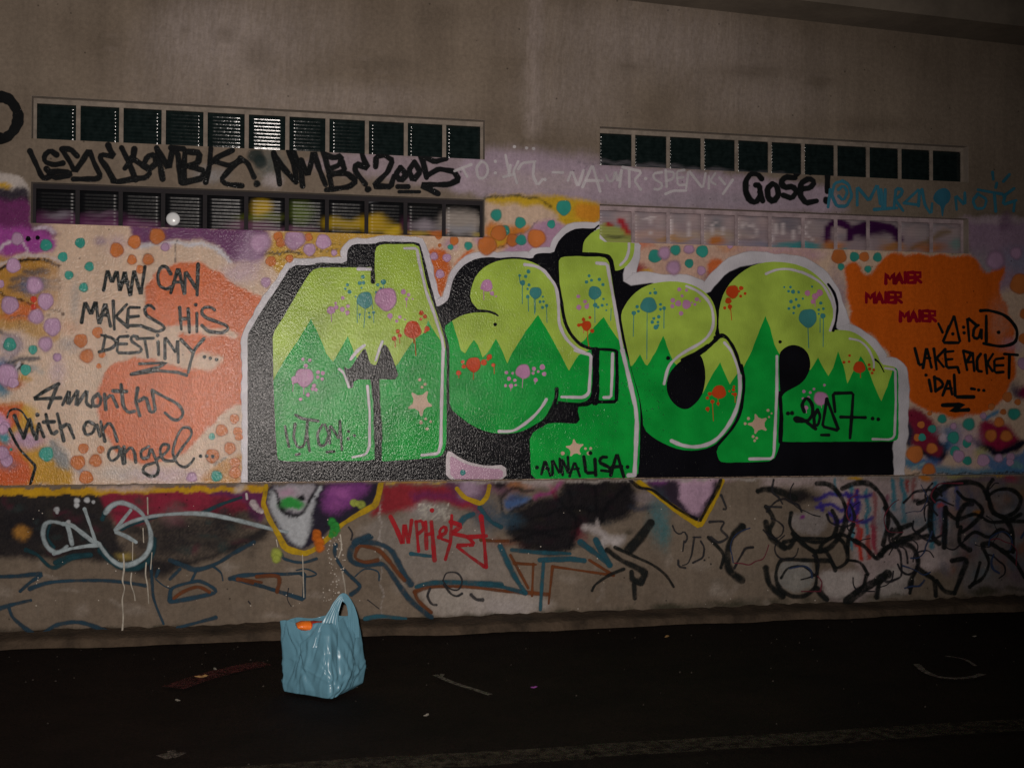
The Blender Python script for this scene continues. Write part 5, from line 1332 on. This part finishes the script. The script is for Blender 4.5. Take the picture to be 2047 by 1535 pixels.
# ================================================================ ground, kerb, overhead beam
def asphalt_mat():
    m = bpy.data.materials.new('asphalt')
    t, bs, out = nodes(m)
    g = t.nodes.new('ShaderNodeNewGeometry')
    v = t.nodes.new('ShaderNodeTexVoronoi'); v.inputs['Scale'].default_value = 130
    n = t.nodes.new('ShaderNodeTexNoise'); n.inputs['Scale'].default_value = 1.7; n.inputs['Detail'].default_value = 8; n.inputs['Roughness'].default_value = .7
    t.links.new(g.outputs['Position'], v.inputs[0]); t.links.new(g.outputs['Position'], n.inputs[0])
    cr = t.nodes.new('ShaderNodeValToRGB')
    cr.color_ramp.elements[0].color = (.0025, .0012, .0012, 1); cr.color_ramp.elements[0].position = .3
    cr.color_ramp.elements[1].color = (.012, .007, .0055, 1); cr.color_ramp.elements[1].position = .75
    t.links.new(n.outputs[0], cr.inputs[0])
    mr = t.nodes.new('ShaderNodeMapRange'); mr.inputs[1].default_value = 0; mr.inputs[2].default_value = 1; mr.inputs[3].default_value = .4; mr.inputs[4].default_value = 1.9
    t.links.new(v.outputs['Color'], mr.inputs[0])
    s = t.nodes.new('ShaderNodeVectorMath'); s.operation = 'SCALE'
    t.links.new(cr.outputs[0], s.inputs[0]); t.links.new(mr.outputs[0], s.inputs['Scale']); t.links.new(s.outputs[0], bs.inputs['Base Color'])
    bs.inputs['Roughness'].default_value = .8; bs.inputs['Specular IOR Level'].default_value = .12
    b = t.nodes.new('ShaderNodeBump'); b.inputs['Strength'].default_value = .8; b.inputs['Distance'].default_value = .006
    t.links.new(v.outputs['Distance'], b.inputs['Height']); t.links.new(b.outputs[0], bs.inputs['Normal'])
    return m


def heightgrid(name, xs, ys, fz, mat, skirt=None):
    V = [(x, y, fz(x, y)) for y in ys for x in xs]
    n = len(xs)
    F = [(j * n + i, j * n + i + 1, (j + 1) * n + i + 1, (j + 1) * n + i) for j in range(len(ys) - 1) for i in range(n - 1)]
    return mesh_obj(name, V, F, mat, None, True)


gx = list(np.concatenate([np.linspace(-60, -6, 12), np.arange(-5.5, 9, .12), np.linspace(9.5, 60, 12)]))
gy = list(np.concatenate([np.linspace(-60, -8, 12), np.arange(-7.5, .0, .12), [.02]]))
asph = heightgrid('asphalt_ground', gx, gy, lambda x, y: .006 * math.sin(x * 1.3 + y) * math.sin(y * 2.1) + .003 * math.sin(x * 7 + 3 * math.sin(y * 5)) - .004, asphalt_mat())
tag(asph, kind='structure')
# kerb strip along the foot of the wall, worn and uneven
KD = PLINTH_Y - .20
KM = simple_mat('kerb_concrete', (.065, .045, .030), .9, 5, .6, .9, .3, .01)
V, F = [], []
kx = np.arange(XL, XR, .05)
prof = [(0.0, 0.0), (0, 0), (0, 0), (0, 0)]
for x in kx:
    w = .012 * math.sin(x * 3.1) + .010 * math.sin(x * 9.7 + 1) + RNG.uniform(-.008, .008)
    h = KERB_H + .004 * math.sin(x * 4.3) + RNG.uniform(-.004, .004)
    for y, z in ((KD + w - .010, -.03), (KD + w, h * .72), (KD + w + .018, h * .95), (KD + .09, h + .004), (KD + .16, h + .006), (PLINTH_Y + .01, h + .016 + RNG.uniform(-.006, .008))):
        V.append((x, y, z))
for i in range(len(kx) - 1):
    for k in range(5):
        a = i * 6 + k
        F.append((a, a + 6, a + 7, a + 1))
kerb = mesh_obj('kerb', V, F, KM, None, True)
tag(kerb, kind='structure')
# worn pale line on the asphalt nearer the camera
lx0, ly0 = ground(700, 1534); lx1, ly1 = ground(2047, 1436)
ym = -(abs(ground(1400, 1492)[1]))
V, F = [], []
xx = np.arange(-1.0, 9, .06)
for i, x in enumerate(xx):
    j = .010 * math.sin(x * 5) + RNG.uniform(-.008, .008)
    V += [(x, ym - .085 + j, .009), (x, ym + .085 + j * .6, .009)]
for i in range(len(xx) - 1):
    F.append((2 * i, 2 * i + 2, 2 * i + 3, 2 * i + 1))


def worn_mat(name, col, cover=.5, scale=22):
    m = simple_mat(name, col, .85, 9, .3)
    t = m.node_tree; bs = t.nodes['Principled BSDF']
    n = t.nodes.new('ShaderNodeTexNoise'); n.inputs['Scale'].default_value = scale; n.inputs['Detail'].default_value = 7; n.inputs['Roughness'].default_value = .75
    g = t.nodes.new('ShaderNodeNewGeometry'); t.links.new(g.outputs['Position'], n.inputs[0])
    mr = t.nodes.new('ShaderNodeMapRange'); mr.inputs[1].default_value = cover - .13; mr.inputs[2].default_value = cover + .13
    t.links.new(n.outputs[0], mr.inputs[0]); t.links.new(mr.outputs[0], bs.inputs['Alpha'])
    return m


line = mesh_obj('painted_ground_line', V, F, worn_mat('worn_line_paint', (.032, .022, .011), .52))
tag(line, kind='structure')


def ground_marks(name, pts_list, col, label, cover=.47):
    V, F = [], []
    for k, (pts, w) in enumerate(pts_list):
        p = chaikin(pts, 2) if len(pts) > 2 else pts
        b = len(V)
        for i, q in enumerate(p):
            a, c = p[max(i - 1, 0)], p[min(i + 1, len(p) - 1)]
            tx, ty = c[0] - a[0], c[1] - a[1]; L = math.hypot(tx, ty) or 1
            for s in (-1, 1):
                V.append((q[0] - ty / L * w / 2 * s, q[1] + tx / L * w / 2 * s, .0095 + k * 1e-4))
        for i in range(len(p) - 1):
            F.append((b + 2 * i, b + 2 * i + 1, b + 2 * i + 3, b + 2 * i + 2))
    o = mesh_obj(name, V, F, worn_mat(name + '_paint', col, cover, 40))
    tag(o, label, 'paint mark')
    return o


G = lambda u, v: ground(u, v)
ground_marks('chalk_arc', [([G(1832, 1330), G(1850, 1348), G(1890, 1360), G(1940, 1358), G(1965, 1350)], .035), ([G(1890, 1314), G(1930, 1320), G(1950, 1334)], .02)], (.17, .14, .13), 'broken pale chalk arc on the asphalt at right')
ground_marks('paint_spill', [([G(870, 1352), G(905, 1368), G(950, 1382), G(980, 1392)], .03), ([G(885, 1350), G(880, 1358)], .02)], (.19, .17, .14), 'broken pale paint spill on the asphalt right of the bag', .5)
ground_marks('red_paint_dusting', [([G(345, 1378), G(420, 1352), G(480, 1338), G(530, 1328)], .13), ([G(440, 1345), G(520, 1330)], .07)], (.09, .003, .005), 'faint red spray dusting on the asphalt left of the bag', .53)
ground_marks('pale_smear', [([G(322, 1518), G(345, 1512), G(362, 1514)], .07), ([G(335, 1508), G(352, 1506)], .04)], (.15, .12, .10), 'small pale smear on the asphalt at bottom left', .5)
# fallen scraps
SC = simple_mat('dry_leaf', (.30, .17, .06), .8, 40, .4)
S2 = simple_mat('paper_scrap', (.20, .18, .15), .8, 40, .3)


def scrap(name, u, v, r, mat, label, cat, rot):
    x, y = ground(u, v, .01)
    V = []; n = 9
    for i in range(n):
        a = i / n * math.tau
        rr = r * (1 + .4 * math.cos(2 * a)) * RNG.uniform(.75, 1.1)
        V.append((math.cos(a) * rr, math.sin(a) * rr * .7, .010 + .35 * r * abs(math.cos(a)) * RNG.uniform(.3, 1)))
    V.append((0, 0, .006))
    F = [(i, (i + 1) % n, n) for i in range(n)]
    V2 = [(a, b, c - .002) for a, b, c in V]
    F2 = [(a + n + 1, c + n + 1, b + n + 1) for a, b, c in F]
    o = mesh_obj(name, V + V2, F + F2 + [(i, i + n + 1, (i + 1) % n + n + 1, (i + 1) % n) for i in range(n)], mat)
    o.location = (x, y, 0); o.rotation_euler = (0, 0, rot)
    tag(o, label, cat)


scrap('fallen_leaf', 403, 1352, .028, SC, 'dry yellowish leaf lying on the asphalt left of the bag', 'leaf', .3)
scrap('fallen_leaf', 1333, 1272, .020, SC, 'small brown leaf on the asphalt by the kerb, right of centre', 'leaf', 1.0)
scrap('paper_scrap', 430, 1337, .016, S2, 'tiny pale paper scrap just behind the yellowish leaf', 'paper scrap', 1.9)
scrap('paper_scrap', 852, 1429, .015, S2, 'tiny pale paper scrap in front and right of the bag', 'paper scrap', .9)
scrap('paper_scrap', 1948, 1271, .014, S2, 'tiny pale scrap far right beyond the chalk arc', 'paper scrap', .2)
scrap('paper_scrap', 1067, 1373, .016, simple_mat('purple_scrap', (.20, .04, .22), .7, 40, .3), 'tiny purple scrap on the asphalt right of centre', 'paper scrap', .2)
scrap('paper_scrap', 355, 1399, .014, S2, 'tiny pale scrap below the red spray dusting', 'paper scrap', 2.2)
# grit: real little stones
V, F = [], []
for k in range(170):
    x = RNG.uniform(-2.3, 6); y = -abs(RNG.normal(0, 1)) * .9 - .28 if k % 3 else RNG.uniform(-4.5, -.3)
    r = RNG.uniform(.002, .006)
    b = len(V)
    V += [(x - r, y, .004), (x + r, y + r * .4, .004), (x, y - r, .004), (x + r * .2, y, .004 + r * 1.3)]
    F += [(b, b + 2, b + 3), (b + 2, b + 1, b + 3), (b + 1, b, b + 3)]
grit = mesh_obj('grit', V, F, simple_mat('grit_stone', (.035, .026, .02), .8, 60, .7))
tag(grit, 'loose grit scattered on the asphalt', 'grit', kind='stuff')

# overhead concrete beam crossing the top right corner, lower edge sloping down to the right
(x0, z0), (x1, z1) = wall(1240, 0), wall(2047, 92)
sl = (z1 - z0) / (x1 - x0)
V, F = [], []
bxs = np.arange(XL, XR + .5, .5)
for x in bxs:
    zb = z0 + sl * (x - x0)
    for y, z in ((.0, zb), (-.34, zb), (-.34, zb + .9), (.0, zb + .9)):
        V.append((x, y - .002, z))
for i in range(len(bxs) - 1):
    for k in range(4):
        a = i * 4 + k; b = i * 4 + (k + 1) % 4
        F.append((a, a + 4, b + 4, b))
F += [(0, 1, 2, 3), tuple(len(V) - 4 + k for k in (3, 2, 1, 0))]
beam = mesh_obj('concrete_beam', V, F, simple_mat('beam_concrete', (.20, .165, .13), .9, 3, .25, .5))
tag(beam, 'dark sloping concrete beam projecting from the wall at the top right corner', 'beam')

# ================================================================ carrier bag
bag = bpy.data.objects.new('carrier_bag', None); COL.objects.link(bag)
bag_x, bag_y = ground(646, 1382)
bag.location = (bag_x, bag_y, 0)
tag(bag, 'thin blue plastic carrier bag standing on the asphalt with one handle upright', 'bag')
# local axes: +X right in the view, -Y towards the camera


def plastic_mat():
    m = bpy.data.materials.new('thin_blue_plastic')
    t, bs, out = nodes(m)
    tc = t.nodes.new('ShaderNodeTexCoord')
    n = t.nodes.new('ShaderNodeTexNoise'); n.inputs['Scale'].default_value = 9; n.inputs['Detail'].default_value = 6; n.inputs['Distortion'].default_value = .9; n.noise_type = 'RIDGED_MULTIFRACTAL'; n.normalize = True
    mp = t.nodes.new('ShaderNodeMapping'); mp.inputs['Scale'].default_value = (1.6, 1.6, .7)
    t.links.new(tc.outputs['Object'], mp.inputs[0]); t.links.new(mp.outputs[0], n.inputs[0])
    cr = t.nodes.new('ShaderNodeValToRGB')
    cr.color_ramp.elements[0].position = .3; cr.color_ramp.elements[0].color = (.15, .33, .43, 1)
    cr.color_ramp.elements[1].position = .72; cr.color_ramp.elements[1].color = (.24, .45, .55, 1)
    t.links.new(n.outputs[0], cr.inputs[0]); t.links.new(cr.outputs[0], bs.inputs['Base Color'])
    bs.inputs['Roughness'].default_value = .30
    b = t.nodes.new('ShaderNodeBump'); b.inputs['Strength'].default_value = .6; b.inputs['Distance'].default_value = .012
    t.links.new(n.outputs[0], b.inputs['Height']); t.links.new(b.outputs[0], bs.inputs['Normal'])
    tl = t.nodes.new('ShaderNodeBsdfTranslucent'); tl.inputs[0].default_value = (.14, .32, .38, 1)
    ms = t.nodes.new('ShaderNodeMixShader'); ms.inputs[0].default_value = .22
    t.links.new(bs.outputs[0], ms.inputs[1]); t.links.new(tl.outputs[0], ms.inputs[2]); tp = t.nodes.new('ShaderNodeBsdfTransparent'); tp.inputs[0].default_value = (.5, .8, .9, 1)
    m2 = t.nodes.new('ShaderNodeMixShader'); m2.inputs[0].default_value = .13
    t.links.new(ms.outputs[0], m2.inputs[1]); t.links.new(tp.outputs[0], m2.inputs[2]); t.links.new(m2.outputs[0], out.inputs[0])
    return m


PL = plastic_mat()
BS = 1.0


def ring(zf):
    """plan outline (closed) of the bag at height fraction 0..1; corners: L, F (front), R, B"""
    # corners per level: (left, front, right, back)
    lv = [(0.0, (-.145, .03), (.024, -.175), (.105, .01), (-.03, .12)),
          (.08, (-.152, .035), (.020, -.182), (.150, .015), (-.04, .15)),
          (.30, (-.155, .035), (.020, -.180), (.168, .02), (-.04, .16)),
          (.60, (-.155, .03), (.016, -.160), (.158, .02), (-.03, .15)),
          (.85, (-.160, .02), (.012, -.125), (.138, .02), (-.02, .125)),
          (1.0, (-.166, .015), (.012, -.085), (.118, .02), (-.01, .10))]
    for a, b in zip(lv[:-1], lv[1:]):
        if a[0] <= zf <= b[0]:
            t = (zf - a[0]) / (b[0] - a[0])
            return [(1.34 * (a[k][0] * (1 - t) + b[k][0] * t), a[k][1] * (1 - t) + b[k][1] * t) for k in (1, 2, 3, 4)]


def boxy(c4):
    q = []
    for i in range(4):
        a, b, c = c4[i - 1], c4[i], c4[(i + 1) % 4]
        for o in (a, c):
            q.append((b[0] * .92 + o[0] * .08, b[1] * .92 + o[1] * .08))
    return q


NA, NZ = 168, 60
CREASE = []
for k in range(64):
    if k % 2:
        a0, z0_ = RNG.uniform(0, 1), RNG.uniform(0, .9); ang = RNG.uniform(0, math.pi)
    else:
        a0, z0_ = .35 + RNG.normal(0, .16), RNG.uniform(.15, .75); ang = math.pi / 2 + RNG.normal(0, .35)
    CREASE.append((a0, z0_, math.cos(ang), math.sin(ang), RNG.uniform(.06, .22), RNG.uniform(.006, .017), RNG.uniform(.002, .0075) * (1 if RNG.random() < .5 else -1)))


def creases(u, zf):
    s = 0
    for a0, z0, cx, cz, ln, w, am in CREASE:
        du = (u - a0 + .5) % 1 - .5
        dx, dz = du * 1.05, (zf - z0) * .33
        al, ac = dx * cx + dz * cz, abs(-dx * cz + dz * cx)
        s += am * max(0, 1 - ac / w) * max(0, 1 - (al / ln) ** 2)
    return s


Hh = .335
V, F = [], []
for j in range(NZ + 1):
    zf = j / NZ
    c4 = ring(zf)
    loop = chaikin(boxy(c4), 1, True)
    # resample loop
    P = loop + [loop[0]]
    d = [0]
    for a, b in zip(P[:-1], P[1:]): d.append(d[-1] + math.hypot(b[0] - a[0], b[1] - a[1]))
    for i in range(NA):
        s = d[-1] * ((i / NA) % 1)
        k = max(q for q in range(len(d)) if d[q] <= s + 1e-9); k = min(k, len(P) - 2)
        t = (s - d[k]) / max(d[k + 1] - d[k], 1e-9)
        x = P[k][0] * (1 - t) + P[k + 1][0] * t; y = P[k][1] * (1 - t) + P[k + 1][1] * t
        u = i / NA
        L = math.hypot(x, y) + 1e-6
        # vertical folds fanning from the upright handle, and soft creases
        fold = .0045 * math.sin(u * 46 + 2.2 * math.sin(zf * 4)) * math.sin(math.pi * min(1, zf * 1.15)) + .0038 * math.sin(u * 25 - zf * 7) + .0012 * math.sin(u * 71 + zf * 19)
        crease = creases(u, zf) - .012 * math.exp(-((zf - .55) / .25) ** 2) * (1 if x > 0 else .5)
        x += x / L * (fold + crease); y += y / L * (fold + crease)
        # rim: slopes, higher at the right where the handles rise
        rise = .016 * max(0, (x + .02) / .15) ** 1.5 - .012 * max(0, -y / .1) * max(0, 1 - abs(x + .06) / .15)
        z = zf * (Hh + rise * zf) + .006 * math.sin(u * 30) * zf * zf
        if zf < .06: z = max(z, 0.002)
        V.append((x, y, z + .004))
for j in range(NZ):
    for i in range(NA):
        k = (i + 1) % NA
        F.append((j * NA + i, j * NA + k, (j + 1) * NA + k, (j + 1) * NA + i))
b = len(V)
V.append((0, 0, .012))
for i in range(NA): F.append(((i + 1) % NA, i, b))
body = mesh_obj('bag_body', V, F, PL, bag, True)
so = body.modifiers.new('film', 'SOLIDIFY'); so.thickness = .0012; so.offset = 0


def band(name, centre, widths, nrm, crumple):
    """handle: gathered plastic band swept along a path; width across 'nrm'"""
    V, F = [], []
    m = 17
    c = chaikin3(centre, 2)
    n = len(c)
    for i, p in enumerate(c):
        t = i / (n - 1)
        w = np.interp(t, np.linspace(0, 1, len(widths)), widths)
        a, q = Vector(c[max(i - 1, 0)]), Vector(c[min(i + 1, n - 1)])
        tan = (q - a).normalized()
        side = tan.cross(Vector(nrm)).normalized()
        out = tan.cross(side).normalized()
        for k in range(m):
            s = k / (m - 1) * 2 - 1
            off = side * (s * w / 2) + out * (crumple * (abs(math.sin(k * 1.1 + t * 3)) * 1.4 - .7 + .5 * math.sin(k * 2.9 + t * 11)) * (0.4 + .6 * w / max(widths)))
            V.append(tuple(Vector(p) + off))
    for i in range(n - 1):
        for k in range(m - 1):
            a = i * m + k
            F.append((a, a + 1, a + m + 1, a + m))
    o = mesh_obj(name, V, F, PL, bag, True)
    so = o.modifiers.new('film', 'SOLIDIFY'); so.thickness = .0016; so.offset = 0
    return o


def chaikin3(p, n):
    for _ in range(n):
        q = [p[0]]
        for a, b in zip(p[:-1], p[1:]):
            q.append(tuple(a[k] * .75 + b[k] * .25 for k in range(3))); q.append(tuple(a[k] * .25 + b[k] * .75 for k in range(3)))
        q.append(p[-1]); p = q
    return p


band('bag_handle', [(.012, -.088, .22), (.018, -.080, .29), (.030, -.070, .345), (.048, -.058, .395), (.070, -.050, .440), (.090, -.046, .466), (.112, -.040, .436), (.132, -.034, .385), (.138, -.026, .330), (.134, -.015, .25)],
     [.14, .120, .080, .046, .030, .022, .030, .042, .060, .07], (0.15, -1, 0.05), .0038)
band('bag_handle', [(.030, .050, .24), (.034, .045, .33), (.046, .030, .39), (.066, .010, .428), (.094, -.005, .438), (.120, .004, .410), (.134, .012, .35), (.134, .02, .24)],
     [.05, .04, .028, .022, .022, .022, .03, .05], (0, -1, 0.05), .003)
# groceries showing at the mouth
def packet(name, loc, rot, sz, mats, label, cat):
    V, F = [], []
    n = 14
    for j in range(9):
        t = j / 8 * 2 - 1
        pin = 1 - .75 * abs(t) ** 6
        for i in range(n):
            a = i / n * math.tau
            V.append((t * sz[0], math.cos(a) * sz[1] * (1 - .1 * abs(t)), math.sin(a) * sz[2] * pin + .002 * math.sin(i * 3 + j * 2)))
    for j in range(8):
        for i in range(n):
            k = (i + 1) % n
            F.append((j * n + i, j * n + k, (j + 1) * n + k, (j + 1) * n + i))
    F.append(tuple(range(n))[::-1]); F.append(tuple(8 * n + i for i in range(n)))
    mi = [(0 if (f // n) in (0, 1, 2, 6, 7) else 1) for f in range(8 * n)] + [0, 0]
    o = mesh_obj(name, V, F, None, None, True, mats, mi)
    o.location = loc; o.rotation_euler = rot
    tag(o, label, cat)
    return o


OR = simple_mat('orange_wrapper', (.75, .16, .015), .3, 30, .15); RDm = simple_mat('red_wrapper', (.42, .02, .01), .3, 30, .15); YG = simple_mat('green_wrapper', (.10, .20, .02), .35, 30, .2)
packet('snack_packet', (bag_x - .045, bag_y - .028, .318), (.25, .10, .25), (.085, .030, .022), [OR, RDm], 'orange and red snack packet showing in the mouth of the blue bag', 'packet')
packet('green_packet', (bag_x + .020, bag_y + .02, .300), (.2, -.2, -.3), (.05, .026, .022), [OR, YG], 'small green and orange packet beside the red one in the bag', 'packet')
